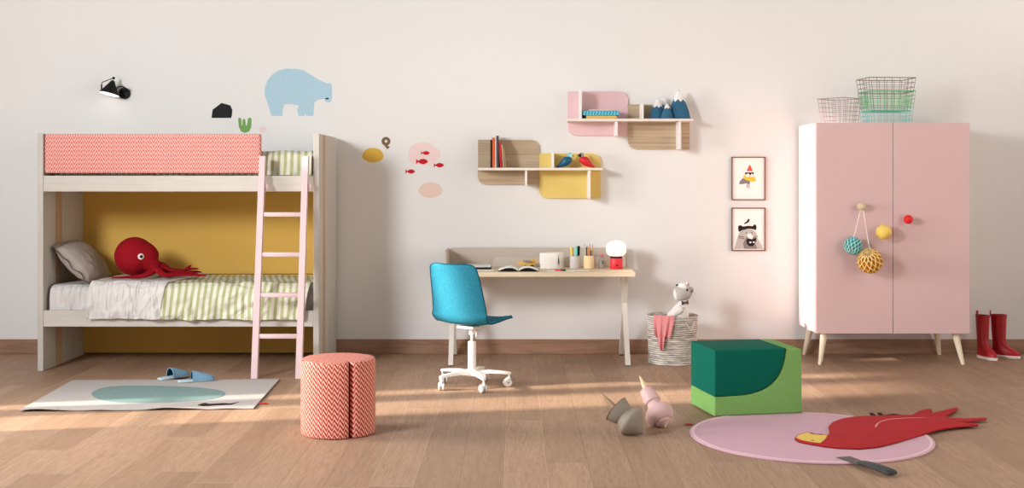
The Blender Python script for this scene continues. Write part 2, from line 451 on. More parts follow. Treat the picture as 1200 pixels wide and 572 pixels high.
# ------------------------------------------------------------------ wall stickers (flat vinyl)
def dec(pts): return [(wx(x, WY), wz(y, WY)) for x, y in pts]
def sticker(name, label, mat, shapes, cat='wall sticker', group=None, more=None, thick=.0015):
    if name == 'blob_sticker': thick = .0006
    """shapes: list of (material index, outline in wall pixels)"""
    m = MB(); allp = []
    for k, (mi, pts) in enumerate(shapes):
        d = dec(pts); allp += d if k == 0 else []
        m.prism(d, WY - thick * (1 + .6 * (mi > 0)), WY - .0001, 'XZ', mi=mi)
    cx = sum(p[0] for p in allp) / len(allp); cz = min(p[1] for p in allp)
    return single(name, m, mat, label, cat, (cx, WY, cz), group)
def zz(pts, ox, oy, s): return [(ox + x / s, oy + y / s) for x, y in pts]
def ell(cx, cy, rx, ry, n=28, wob=0, seed=0):
    out = []
    for k in range(n):
        a = 2 * PI * k / n
        w = 1 + wob * (math.sin(3 * a + seed) + .6 * math.sin(5 * a + 2 * seed))
        out.append((cx + rx * w * math.cos(a), cy + ry * w * math.sin(a)))
    return out
Z6 = 6.356
bear = [(497, 418), (470, 330), (447, 265), (446, 210), (465, 160), (500, 113), (550, 80), (610, 66), (680, 68), (735, 80), (780, 106), (830, 138), (880, 163), (915, 180), (925, 172), (942, 178), (946, 210), (948, 262), (944, 303), (928, 318), (905, 314), (885, 292), (850, 296), (816, 316), (808, 418), (757, 418), (750, 395), (743, 418), (700, 418), (690, 375), (702, 340), (640, 330), (592, 330), (580, 370), (577, 418)]
sticker('bear_sticker', 'light blue polar bear sticker walking with lowered head on the wall above the bunk bed', ['bear', 'blackd'],
        [(0, zz(bear, 240, 70, Z6)), (1, zz(ell(911, 290, 14, 6, 12), 240, 70, Z6))])
sticker('rock_sticker', 'black angular rock sticker on the wall just above the bunk bed', 'blackd',
        [(0, zz([(50, 434), (58, 372), (125, 322), (190, 340), (205, 372), (203, 410), (196, 434)], 240, 70, Z6))])
cact = [(248, 440), (260, 431), (272, 440), (274, 488), (280, 488), (282, 450), (292, 439), (302, 450), (306, 490), (314, 488), (322, 440), (335, 430), (348, 440), (346, 500), (330, 534), (300, 546), (270, 534), (254, 500)]
sticker('cactus_sticker', 'small green three-fingered cactus sticker right above the red patterned guard', 'green', [(0, zz(cact, 240, 70, Z6))])
sticker('blob_sticker', 'tiny faint pink blob sticker beside the green cactus sticker', 'pinkv', [(0, ell(308, 152, 4.5, 3.6, 20, .04))])
sticker('blob_sticker', 'mustard yellow oval blob sticker to the right of the bunk bed', 'mustv', [(0, ell(437, 182, 12.4, 8.6, 30, .02))])
sticker('blob_sticker', 'large faint pink blob sticker behind two of the red fish stickers', 'pinkv', [(0, ell(496.5, 180.5, 19, 13.4, 30, .05, 1))])
sticker('blob_sticker', 'pale peach oval blob sticker below the four red fish stickers', 'peachv', [(0, ell(504.5, 223, 14, 9.2, 30, .02))])
# letter P with a round eye, tilted
def letter_p():
    m = MB(); c = Vector((wx(452.3, WY), wz(165.6, WY))); n = 20; ro, ri = 5.2 * WY / F, 1.7 * WY / F
    out = []
    for k in range(n):
        a0, a1 = 2 * PI * k / n, 2 * PI * (k + 1) / n
        q = [(c.x + r * math.cos(a), c.y + r * math.sin(a)) for r, a in ((ri, a0), (ro, a0), (ro, a1), (ri, a1))]
        m.prism(q, WY - .0016, WY - .0001, 'XZ')
    m.prism(dec([(447, 165), (449.5, 162), (452.3, 169.5), (456.8, 172.5), (454, 175), (450, 170)]), WY - .0014, WY - .0001, 'XZ')
    single('letter_sticker', m, 'brownv', 'brown tilted letter P sticker above the mustard yellow blob', 'wall sticker', (c.x, WY, wz(175, WY)))
letter_p()
def fish(cx, cy, L, lab, tail=1.0, mat='redv'):
    h = L * .23
    p = [(.5, 0), (.36, -.6), (.12, -1), (-.12, -.8), (-.3, -.28), (-.36, -.3), (-.5, -.95 * tail), (-.5, .95 * tail), (-.36, .3), (-.3, .28), (-.12, .8), (.12, 1), (.36, .6)]
    sticker('fish_sticker', lab, mat, [(0, [(cx + x * L, cy + y * h) for x, y in p])], group='red fish stickers')
fish(498.6, 179.3, 10.4, 'small red fish sticker, uppermost of the four fish on the wall')
fish(494.7, 189.3, 14.2, 'largest red fish sticker, at the lower edge of the faint pink blob')
fish(514.4, 193.6, 12, 'red fish sticker swimming foremost, nearest the lower wall shelf')
fish(480.9, 201, 11.4, 'dark red fish sticker with a broad tail, lowest of the four fish', 1.25)

# ------------------------------------------------------------------ wall lamp
def wall_lamp():
    Yl = WY - .13
    r = thing('wall_lamp', 'black wall lamp with tilted cone shade above the bunk bed', 'lamp', (wx(146.5, WY), WY, wz(109.5, WY)))
    c = Vector((wx(146.5, WY), WY, wz(109.5, WY)))
    part('wall_plate', MB().lathe([(.043, 0), (.047, .004), (.047, .022), (.042, .028)], 32, M=T(c) @ Rx(PI / 2)), 'black', r)
    A = [c + Vector((0, -.028, .01)), Vector((wx(145.2, Yl), WY - .07, wz(103.5, Yl))), Vector((wx(142, Yl), WY - .10, wz(101, Yl))), Vector((wx(138.5, Yl), WY - .12, wz(102, Yl))), Vector((wx(135.5, Yl), Yl, wz(105, Yl)))]
    part('arm', MB().tube(catmull(A, 5), .005, 8), 'black', r)
    base = Vector((wx(128, Yl), Yl, wz(110.6, Yl))); apex = Vector((wx(131.5, Yl), Yl + .020, wz(94, Yl)))
    ax = (apex - base).normalized(); L = (apex - base).length
    Q = ax.to_track_quat('Z', 'Y').to_matrix().to_4x4()
    sh = part('lamp_shade', MB().lathe([(.083, 0), (.083, .004), (.066, .03), (.04, L * .58), (.014, L * .97), (.008, L)], 40, M=T(base) @ Q, cap0=False), 'black', r)
    part('shade_lining', MB().lathe([(.081, .001), (.064, .028), (.037, L * .55), (.011, L * .9)], 40, M=T(base) @ Q, cap0=False), 'shadein', sh, 'glowing white inside of the shade')
    part('bulb', MB().ball(base + ax * .035, .028, 20), 'shadein', r)
    k = apex + ax * .02
    part('pivot', MB().ball(k, .012, 16), 'black', r)
    B = [k, Vector((wx(119.6, Yl), Yl, wz(96.5, Yl))), Vector((wx(119, Yl), Yl, wz(99, Yl)))]
    br = MB().tube(B, .0035, 8); br.tube([B[2], Vector((wx(119, Yl), Yl, wz(106.5, Yl)))], .0065, 8)
    part('bracket', br, 'black', r)
wall_lamp()

# ------------------------------------------------------------------ bunk bed
BF, BB = 9.086, 9.97
XL0, XL1, XR0, XR1 = -3.657, -3.614, -1.551, -1.506
BTOP = 1.815
def bunk():
    r = thing('bunk_bed', 'pale grey wooden bunk bed with mustard back panel and red patterned guard', 'bunk bed', ((XL0 + XR1) / 2, BF, 0))
    for a, b, s0, s1 in ((XL0, XL1, 9.33, 9.46), (XR0, XR1, 9.26, 9.38)):
        p = part('side_panel', MB().box(a, b, BF, BB - .014, 0.0, BTOP, .002, 1), 'bedgrey', r)
        part('inlay_strip', MB().box(a - .0015, b + .0015, s0, s1, .002, BTOP - .002), 'strip', p, 'tan vertical inlay strip')
    ur = part('upper_rail', MB().box(XL1, XR0, BF + .004, BF + .034, 1.372, 1.493, .002, 1), 'rail', r)
    part('lower_rail', MB().box(XL1, XR0, BF + .004, BF + .034, .339, .463, .002, 1), 'rail', r)
    part('back_rail', MB().box(XL1, XR0, BB - .06, BB - .03, 1.405, 1.50, .002, 1), 'rail', r)
    part('back_panel', MB().box(XL1, XR0, BB - .04, BB - .018, .02, .672, .001, 1).box(XL1, XR0, BB - .04, BB - .018, .677, 1.40, .001, 1), 'mustard', r, 'mustard yellow panel')
    for z in (1.44, .40):
        part('platform', MB().box(XL1, XR0, BF + .035, BB - .062, z - .02, z), 'rail', r)
    part('guard', MB().box(-3.607, wx(304.8, 9.08), BF + .006, BF + .06, 1.512, 1.813, .014, 3), 'chev', r, 'upholstered guard in red and white zigzag weave', uv=True)
    return r
bunk()

def ladder():
    r = thing('ladder', 'pink wooden ladder leaning against the bunk bed', 'ladder', (-1.763, 8.78, 0))
    def yz(z): return 8.765 + .285 * z / 1.642
    for x in (-1.9285, -1.6015):
        a = Vector((x, yz(0), 0)); b = Vector((x, yz(1.642), 1.642)); w, d = .0225, .024
        R = [[(p.x - w, p.y - d, p.z), (p.x + w, p.y - d, p.z), (p.x + w, p.y + d, p.z), (p.x - w, p.y + d, p.z)] for p in (a, b)]
        part('rail', MB().rings(R), 'ladder', r)
        part('hook', MB().box(x + .02, x + .05, yz(1.42) - .005, yz(1.42) + .03, 1.385, 1.43, .003), 'ladder', r)
    for z in (.302, .602, .902, 1.20):
        part('rung', MB().box(-1.908, -1.622, yz(z) - .018, yz(z) + .018, z - .017, z + .017, .006, 2), 'ladder', r)
ladder()

def fold(x, k, s): return noise.noise(Vector((x * k, s, s * 1.7)))
def drape(x0, x1, zt, hem, yf, yb, thick, amp, seed, nu=110, nv=56, skew=None, topa=1.0, rise=.0, ztop=0, hang_amp=1.0, side=False):
    """cloth that lies on the mattress and falls over its front edge"""
    prof = [(yb, zt), (yb - .3 * (yb - yf), zt), (yf + .12, zt + .002), (yf + .055, zt - .004), (yf + .015, zt - .03), (yf, zt - .07), (yf - .004, (zt + hem) / 2), (yf, hem)]
    P = catmull([(0, a, b) for a, b in prof], 8); n = len(P) - 1
    def fn(u, v):
        x = x0 + (x1 - x0) * u
        t = v * n; i = min(int(t), n - 1); q = P[i].lerp(P[i + 1], t - i)
        hang = max(0.0, min(1.0, (zt - q.z) / max(.01, zt - hem)))
        if skew: x += skew(u, q.y, hang)
        f = fold(x + hang * .1, 7, seed) * .8 + fold(x - hang * .08, 17, seed + 3) * .6 + noise.noise(Vector((x * 12 + hang * 4, hang * 3, seed))) * .5
        top = noise.noise(Vector((x * 5, q.y * 4, seed))) * .014 + (.5 - abs(noise.noise(Vector((x * 9 + q.y * 7, q.y * 5, seed))))) * .014 - .005
        top *= topa
        y = q.y - max(0, f + .18) * amp * hang * hang_amp
        z = q.z + top * (1 - hang) + hang * fold(x, 4, seed + 9) * .012 + ztop * (1 - hang)
        return (x, y, z)
    m = MB(); m.grid(fn, nu, nv, thick); return m

def bedding():
    # lower
    r = thing('mattress', 'lower bunk mattress in a white fitted sheet', 'mattress', (-2.58, 9.15, .40))
    part('core', MB().box(-3.58, -1.57, 9.17, 9.90, .401, .635, .04, 4), 'sheet', r)
    part('fitted_sheet', drape(-3.588, -1.56, .646, .430, 9.150, 9.91, .004, .022, 2.0, 150, 40, topa=.15), 'linen', r)
    m = drape(-3.25, -2.668, .674, .408, 9.056, 9.90, .010, .055, 7.3, 90, 56, skew=lambda u, y, h: -.015 * h * (1 - u) + u * ((y - 9.1) * .14 - .03 * h), topa=.6)
    single('duvet', m, 'linen', 'white duvet folded over the middle of the lower bunk', 'duvet', (-2.95, 9.1, .65))
    m = drape(-2.672, -1.575, .671, .398, 9.054, 9.90, .007, .06, 4.1, 150, 56, skew=lambda u, y, h: -.05 * h * u + (1 - u) * ((y - 9.1) * .14 - .025 * h), topa=.7)
    single('striped_blanket', m, 'strgreen', 'green and white striped blanket hanging over the front of the lower bunk', 'blanket', (-2.1, 9.1, .65))
    # upper
    r = thing('mattress', 'upper bunk mattress mostly hidden behind the red patterned guard', 'mattress', (-2.58, 9.17, 1.44))
    part('core', MB().box(-3.58, -1.59, 9.20, 9.88, 1.441, 1.655, .04, 4), 'sheet', r)
    m = drape(-3.56, -1.58, 1.686, 1.500, 9.180, 9.89, .007, .026, 9.2, 200, 40, topa=.7)
    single('striped_blanket', m, 'strgreen', 'green and white striped blanket on the upper bunk beside the ladder top', 'blanket', (-2.5, 9.2, 1.66))
bedding()

def pillow():
    m = MB(); W, L, TH = .21, .31, .085
    M = T(-3.458, 9.50, .815) @ Ry(math.radians(46)) @ Rz(math.radians(3))
    for sgn in (1, -1):
        def fn(u, v):
            a, b = (u * 2 - 1), (v * 2 - 1)
            A, B = min(1, abs(a) / .87), min(1, abs(b) / .91)
            t = TH * (max(0, 1 - A ** 2.6) ** .55) * (max(0, 1 - B ** 3) ** .55)
            wr = noise.noise(Vector((a * 4, b * 5, sgn * 3.1))) * .007 * (t / TH) ** .5 + noise.noise(Vector((a * 2, b * 9, 5))) * .003
            k = 1 - .06 * (abs(a * b))
            edge = noise.noise(Vector((a * 3, b * 3, 8))) * .02 * max(A, B) ** 6
            return (a * W * k, b * L * k, sgn * (t + .003) + wr * (1 if sgn > 0 else .5) + edge)
        m.grid(fn, 36, 44, 0)
    m.bm.transform(M)
    bmesh.ops.recalc_face_normals(m.bm, faces=m.bm.faces)
    single('pillow', m, 'pillow', 'grey pillow with a flat border leaning in the left corner of the lower bunk', 'pillow', (-3.42, 9.5, .67), ang=180)
pillow()

def octopus():
    Y0 = 9.44
    c = Vector((wx(157.5, Y0), Y0, wz(300.4, Y0))); R = 22.6 * Y0 / F
    r = thing('toy_octopus', 'red plush octopus lying on the lower bunk', 'soft toy', (c.x, Y0, .68))
    m = MB(); m.ball(c, (R, R * .98, R), 48)
    # lower right bulge towards the arms
    e = Vector((wx(181, Y0), Y0 - .01, wz(310, Y0)))
    pts = [c + Vector((.02, 0, -.01)), c + Vector((.09, 0, -.025)), e + Vector((-.01, 0, 0)), e + Vector((.04, 0, -.02))]
    m.tube(catmull(pts, 5), [R * .93] * 3 + [R * .9, R * .88, R * .82, R * .76, R * .70, R * .62, R * .54, R * .48, R * .42, R * .36, R * .30, R * .24, R * .2], 28)
    part('head', m, 'red', r, ang=180)
    def p(px, py, Y): return Vector((wx(px, Y), Y, wz(py, Y)))
    arms = [
        [p(182, 309, 9.46), p(192, 311, 9.50), p(199, 315.5, 9.54), p(212, 317, 9.56), p(226, 315, 9.58), p(232, 315, 9.57)],
        [p(180, 312, 9.40), p(186, 317, 9.34), p(193, 322, 9.32), p(205, 321.5, 9.36), p(222, 321.8, 9.40), p(241, 323.5, 9.42)],
        [p(178, 318, 9.36), p(170, 322.5, 9.30), p(158, 324.5, 9.27), p(145, 327, 9.22), p(131, 330, 9.19)],
        [p(182, 313, 9.50), p(196, 318, 9.58), p(212, 320, 9.64), p(228, 318.5, 9.68), p(236, 319, 9.7)],
        [p(182, 311, 9.44), p(194, 314.5, 9.46), p(206, 319, 9.46), p(218, 319, 9.49), p(232, 321, 9.50)]]
    for A in arms:
        A = [Vector((q.x, q.y, max(q.z, .706))) for q in A]
        C = catmull(A, 6); n = len(C)
        part('tentacle', MB().tube(C, [.044 - .034 * (i / (n - 1)) ** .8 for i in range(n)], 12, .55), 'red', r)
    part('tentacle', MB().tube(catmull([p(219, 315.5, 9.57), p(222, 312.5, 9.56), p(224, 311.2, 9.55)], 4), [.014, .013, .012, .011, .010, .009, .008, .006, .005], 10), 'red', r)
    for (px, py, Yd) in ((171.7, 300.6, None), (178.6, 294, 1)):
        if Yd is None:
            d = Vector((.092, -.125, .006)).normalized()
        else: d = Vector((.146, -.03, .05)).normalized()
        s = c + d * (R - .003)
        q = d.to_track_quat('Z', 'Y').to_matrix().to_4x4()
        e_ = part('eye', MB().lathe([(.024, 0), (.024, .005), (.018, .010), (.001, .012)], 24, M=T(s) @ q), 'plushw', r)
        part('pupil', MB().lathe([(.012, .008), (.012, .013), (.001, .016)], 20, M=T(s) @ q), 'black', e_)
octopus()

# ------------------------------------------------------------------ rectangular rug and slippers
def quad_rug():
    c = [gp(22, 483), gp(85, 447), gp(327, 446), gp(297, 480)]
    def Q(u, v): return c[0].lerp(c[3], u).lerp(c[1].lerp(c[2], u), v)
    def fn(u, v):
        p = Q(u, v)
        w = (max(0, math.sin(u * 11 + .6)) * .010 + max(0, math.sin(u * 23)) * .004) * (1 - v) ** 16
        return (p.x, p.y, .010 + w)
    m = MB(); m.grid(fn, 80, 12, .006)
    r0 = c[0].lerp(c[2], .5)
    def uvof(px, py):
        p = gp(px, py, .012); return (p.x, p.y)
    blob = [(107, 462), (112, 457.5), (122, 454), (140, 452.2), (165, 451.8), (195, 452.3), (225, 453.5), (250, 456), (263, 459.5), (262, 463.5), (248, 467.5), (222, 470), (190, 471.6), (160, 472), (135, 471.2), (116, 467.8)]
    o = [Vector((*uvof(x, y), 0)) for x, y in blob]; o = [(p.x, p.y) for p in catmull(o, 3, True)]
    m.prism(o, .0102, .0116, 'XY', mi=1)
    liz = [(231, 475), (236, 473.2), (240, 472.2), (246, 473.4), (262, 472.4), (270, 472.9), (280, 471.2), (271, 474.2), (262, 474.6), (250, 475), (242, 475.8), (238, 476)]
    m.prism([uvof(x, y) for x, y in liz], .0104, .0124, 'XY', mi=2)
    rug = single('rug', m, ['rugw', 'rugt', 'rugb'], 'off-white rectangular rug with a pale teal pond shape and dark lizard', 'rug', (r0.x, r0.y, 0))
    t = gp(305.5, 473.5)
    part('label_tag', MB().box(t.x - .015, t.x + .045, t.y - .02, t.y + .015, .002, .006, .001, 1), 'redc', rug, 'small red tag')
quad_rug()

def slipper(px, py, ang, lab):
    b = gp(px, py)
    r = thing('slipper', lab, 'slipper', (b.x, b.y, .0), math.radians(ang), 'blue felt slippers')
    L, W = .262, .044
    def hw(t): return W * (interp(t, [(0, .55), (.06, .82), (.2, .95), (.45, .9), (.7, 1.12), (.86, 1.0), (.95, .72), (1, .3)]))
    out = [(t * L, hw(t)) for t in [i / 16 for i in range(17)]] + [(t * L, -hw(t)) for t in [i / 16 for i in range(16, -1, -1)]]
    part('sole', MB().prism(out, 0.013, .025, 'XY', .003, 2), 'slips', r, 'pale blue sole', local=True)
    def up(s):
        def fn(u, v):
            t = .36 + .64 * u; a = PI * v; w = hw(t) * 1.04
            hgt = interp(t, [(.36, .072), (.5, .066), (.7, .05), (.9, .034), (1, .012)])
            return (min(t * L, L - .002) + .0, w * math.cos(a), .018 + hgt * math.sin(a) ** .8)
        return fn
    m = MB(); m.grid(up(0), 18, 20, .005)
    u = part('upper', m, 'slip', r, local=True)
    def ins(u, v):
        t = .362 + .6 * u; a = PI * v; w = hw(t) * .90
        hgt = interp(t, [(.36, .062), (.5, .058), (.7, .042), (.9, .026), (1, .01)])
        return (t * L, w * math.cos(a), .022 + hgt * math.sin(a) ** .8)
    part('lining', MB().grid(ins, 14, 16, .001), 'slipd', u, 'dark petrol lining', local=True)
slipper(187, 447.5, 56, 'grey-blue felt slipper beside the rug, open end showing its dark lining')
slipper(209, 450.2, 27, 'grey-blue felt slipper, nearer the ladder, resting on the rug edge')

# ------------------------------------------------------------------ pouf
def pouf():
    c = Vector((-1.03, 6.885, 0)); R = .214; Hh = .43
    na = -PI / 2 + math.asin(.485)
    N = 120; outl = []
    for k in range(N):
        a = 2 * PI * k / N
        d = abs((a - na + PI) % (2 * PI) - PI)
        rr = R - .045 * math.exp(-(d / .045) ** 2) - .010 * math.exp(-(d / .16) ** 2)
        outl.append((rr, a))
    bev = [(-.012, 0.0), (-.003, .004), (0, .013)] + [(0, .013 + (Hh - .026) * i / 6) for i in range(1, 7)] + [(-.003, Hh - .004), (-.012, Hh), (-.05, Hh + .002)]
    rings = [[(c.x + (r + o) * math.cos(a), c.y + (r + o) * math.sin(a), z + .001) for r, a in outl] for o, z in bev]
    m = MB(); m.rings(rings)
    def uv(co, n, f):
        if abs(n.z) > .7: return (co.x + 5, co.y * .9 + 5)
        a = math.atan2(co.y, co.x)
        fc = f.calc_center_median(); af = math.atan2(fc.y, fc.x)
        if a - af > PI: a -= 2 * PI
        if af - a > PI: a += 2 * PI
        return (a * R + 5, co.z + 5)
    o = single('pouf', m, 'chevp', 'round pouf in red and white zigzag fabric with a vertical slit', 'pouf', (c.x, c.y, 0), uv=uv, ang=50)
    q = Vector((c.x + (R - .052) * math.cos(na), c.y + (R - .052) * math.sin(na), 0))
    part('slit', MB().box(q.x - .012, q.x + .012, q.y - .008, q.y + .008, .004, Hh - .001, .002, 1), 'rugred', o, 'dark strip for the shade in the slit')  # dark red strip stands in for the shade deep in the notch
pouf()

# ------------------------------------------------------------------ wall shelves
def leaf_panel(x0, x1, z0, z1, r, n=8):
    """rectangle with the top right and bottom left corners rounded"""
    P = [(x0, z1)]
    P += [(x1 - r + r * math.sin(PI / 2 * k / n), z1 - r + r * math.cos(PI / 2 * k / n)) for k in range(n + 1)]
    P += [(x1, z0)]
    P += [(x0 + r - r * math.sin(PI / 2 * k / n), z0 + r - r * math.cos(PI / 2 * k / n)) for k in range(n + 1)]
    return P
YP, YS = WY - .02, WY - .215
def shelf_unit(label, mats, pan, plate, divs):
    x0, x1 = wx(plate[0], YS), wx(plate[1], YS)
    r = thing('wall_shelf', label, 'shelf', ((x0 + x1) / 2, WY, wz(plate[3], YS)))
    for k, ((a, b, c, d), mt) in enumerate(zip(pan, mats)):
        part('back_panel', MB().prism(leaf_panel(wx(a, YP), wx(b, YP), wz(d, YP), wz(c, YP), .075), WY - .001, YP - .006 * k, 'XZ', .0015, 1), mt, r)
    zt, zb = wz(plate[2], YS), wz(plate[3], YS)
    part('shelf_board', MB().box(x0, x1, YS, YP - .007, zb, zt, .0015, 1), 'shelf', r)
    for (x, t, y0, y1) in divs:
        X = wx(x, YS + .03); up = y1 <= plate[2] + 1
        za, zb_ = (zt, wz(y0, YS + .03)) if up else (wz(y1, YS + .03), zb)
        part('divider', MB().box(X - t / 2, X + t / 2, YS + .015, YP - .0065, za, zb_, .0015, 1), 'white', r, 'white divider')
    return zt
zs1 = shelf_unit('lower wall shelf of light oak and yellow panels holding upright books and two birds', ['oak', 'yellow'],
           [(560, 632, 164, 216.5), (632, 704, 180, 232.5)], (560, 706.5, 196.6, 199.6), [(616.5, .018, 199, 217), (648, .018, 179, 197), (690.5, .02, 199, 233)])
zs2 = shelf_unit('upper wall shelf of pink and light oak panels holding stacked books and felt mountains', ['pink', 'oak'],
           [(665.5, 736, 107, 159), (736, 808, 122.5, 175)], (665, 812.5, 139, 142), [(680.5, .018, 105.5, 139), (722.5, .018, 142, 159.5), (752.8, .018, 121.5, 139), (796.5, .02, 142, 175)])

def book_up(x0, x1, ytop, mat, lab, lean=0, Y=YS + .03, zb=zs1, D=.14, pm='paper'):
    X0, X1 = wx(x0, Y), wx(x1, Y); h = wz(ytop, Y) - zb; c = (X0 + X1) / 2; t = X1 - X0
    r = thing('book', lab, 'book', (c, Y, zb + .0006), 0, 'upright books on the lower wall shelf')
    Mx = Matrix.Shear('XY', 4, (0, 0)); 
    S = Matrix.Identity(4); S[0][2] = lean
    cv = MB(); cv.box(-t / 2, -t / 2 + .0018, 0, D, 0, h, M=S); cv.box(t / 2 - .0018, t / 2, 0, D, 0, h, M=S); cv.box(-t / 2, t / 2, 0, .002, 0, h, .0005, 1, M=S)
    part('cover', cv, mat, r, local=True)
    part('pages', MB().box(-t / 2 + .0018, t / 2 - .0018, .004, D - .004, .003, h - .003, M=S), pm, r, local=True)
book_up(574.7, 576.4, 163.8, 'black', 'thin black book, outermost on the open side of the upright row')
book_up(576.8, 579.8, 161.5, 'orange', 'orange-red book standing next to the thin black one')
book_up(579.9, 581.7, 159.2, 'pink2', 'tall slim pale pink book in the upright row')
book_up(581.8, 584.3, 159.0, 'dgrey', 'tall dark grey book in the middle of the upright row')
book_up(586.0, 588.5, 166.5, 'redc', 'red book leaning slightly beside the dark grey one', -.05)
book_up(589.6, 590.8, 169.5, 'cream', 'slim cream booklet leaning against the red book', -.08)
book_up(592.0, 593.3, 173.5, 'kraft', 'thin tan booklet leaning at the inner end of the upright row', -.11)

def flat_book(x0, x1, yt, yb, Y, zb, mat, lab, D=.15, dots=False, name='book', spine='y', cat='book', group='books lying on the upper wall shelf', pm='paper'):
    X0, X1 = wx(x0, Y), wx(x1, Y); h = (yb - yt) * Y / F
    r = thing(name, lab, cat, ((X0 + X1) / 2, Y, zb), 0, group); w = (X1 - X0) / 2
    cv = MB(); cv.box(-w, w, 0, D, 0, .002); cv.box(-w, w, 0, D, h - .002, h); cv.box(-w, w, 0, .003, 0, h, .0008, 1)
    part('cover', cv, mat, r, local=True)
    part('pages', MB().box(-w + .004, w - .003, .003, D - .003, .002, h - .002), pm, r, local=True)
    if dots:
        d = MB()
        for k in range(12):
            x = -w + (k + .5) * 2 * w / 12
            for z in (.28, .72):
                d.box(x - .006, x + .004, -.0008, .001, h * z - .0035, h * z + .0035, M=T(.004 if z > .5 else 0, 0, 0))
        part('spine_pattern', d, 'tealw', r, 'pale dots along the spine', local=True)
    return zb + h
Yb = YS + .03
z = flat_book(687, 722.8, 135.2, 138.9, Yb, zs2 + .0006, 'ycov', 'mustard yellow book, lowest of the lying stack on the upper shelf')
flat_book(682.2, 686.4, 134.6, 138.9, Yb + .01, zs2 + .0006, 'black', 'small black booklet beside the mustard book, beneath the teal one', .12)
z2 = flat_book(683, 725.5, 129.6, 135.0, Yb - .004, z + .0008, 'tcov', 'teal book with a pale dotted spine, middle of the lying stack', .16, True)
flat_book(690, 718, 127.4, 129.3, Yb + .01, z2 + .0008, 'pink2', 'slim blush pink book on top of the lying stack')

def mountain(px, apex, hw, Y, lab, cap, seed):
    b = Vector((wx(px, Y), Y, zs2 + .0006)); h = wz(apex, Y) - b.z; w = hw * Y / F
    r = thing('toy_mountain', lab, 'ornament', b, 0, 'felt mountains on the upper wall shelf')
    n = 40
    def rad(t, a):
        base = (1 - t) ** .80 * (1 + .14 * math.sin(t * PI))
        return w * base * (1 + .03 * math.sin(3 * a + seed) * (1 - t)) + .002
    R = []
    for i in range(13):
        t = i / 12 * .985
        R.append([(rad(t, 2 * PI * k / n) * math.cos(2 * PI * k / n), rad(t, 2 * PI * k / n) * .62 * math.sin(2 * PI * k / n), t * h) for k in range(n)])
    part('mountain_body', MB().rings(R), 'mount', r, local=True, ang=180)
    R = []
    for i in range(7):
        ring = []
        for k in range(n):
            a = 2 * PI * k / n
            tri = abs(((k * 7 / n * 1.0) % 1) - .5) * 2
            t0 = cap + .11 * tri - .03
            t = t0 + (1.0 - t0) * i / 6
            rr = rad(min(t, .985), a) + .0022 if i < 6 else .001
            ring.append((rr * math.cos(a), rr * .62 * math.sin(a), t * h))
        R.append(ring)
    part('snow_cap', MB().rings(R, cap0=False), 'snow', r, 'white snow cap', local=True, ang=180)
mountain(795.5, 105.0, 13.2, Yb + .075, 'largest blue felt mountain with a tall white snow cap', .60, 1)
mountain(770.5, 115.2, 9.6, Yb + .07, 'mid-sized blue felt mountain nearest the white divider', .56, 2)
mountain(777.5, 113.3, 6.2, Yb + .125, 'slender blue felt mountain standing behind the others', .60, 3)
mountain(781.8, 121.4, 7.0, Yb + .012, 'smallest blue felt mountain in front of the others', .66, 4)

def bird(px, body, head, face, lab, flip):
    Y = Yb + .05; b = Vector((wx(px, Y), Y, zs1 + .0006)); s = -1 if flip else 1
    r = thing('toy_bird', lab, 'ornament', b, 0, 'painted wooden birds on the lower wall shelf')
    pts = [(-.085, 0, .004), (-.06, 0, .014), (-.03, 0, .034), (-.004, 0, .054), (.018, 0, .072), (.026, 0, .088)]
    C = catmull([(x * s, y, z) for x, y, z in pts], 5)
    k = len(C)
    R = [interp(i / (k - 1), [(0, .004), (.2, .014), (.45, .034), (.62, .040), (.8, .035), (1, .019)]) for i in range(k)]
    part('body', MB().tube(C, R, 18, .95), body, r, local=True, ang=180)
    part('head', MB().ball((.028 * s, 0, .103), (.022, .021, .023), 20), head, r, local=True)
    part('face', MB().ball((.036 * s, -.006, .102), (.015, .0165, .017), 16), face, r, local=True)
    part('beak', MB().tube([(.048 * s, -.006, .106), (.058 * s, -.006, .100), (.058 * s, -.006, .092)], [.007, .005, .001], 8), 'greyb' if face != 'black' else 'black', r, local=True)
    for e in (.0, .018):
        part('leg', MB().tube([(e * s, 0, .03), (e * s, 0, .0)], [.004, .003], 8), 'yknob', r, local=True)
bird(663.8, 'birdb', 'birdh', 'tealw', 'blue wooden bird with a pale turquoise head on the lower shelf', False)
bird(685.4, 'birdr', 'greyb', 'black', 'red wooden bird with a black face on the lower shelf', True)

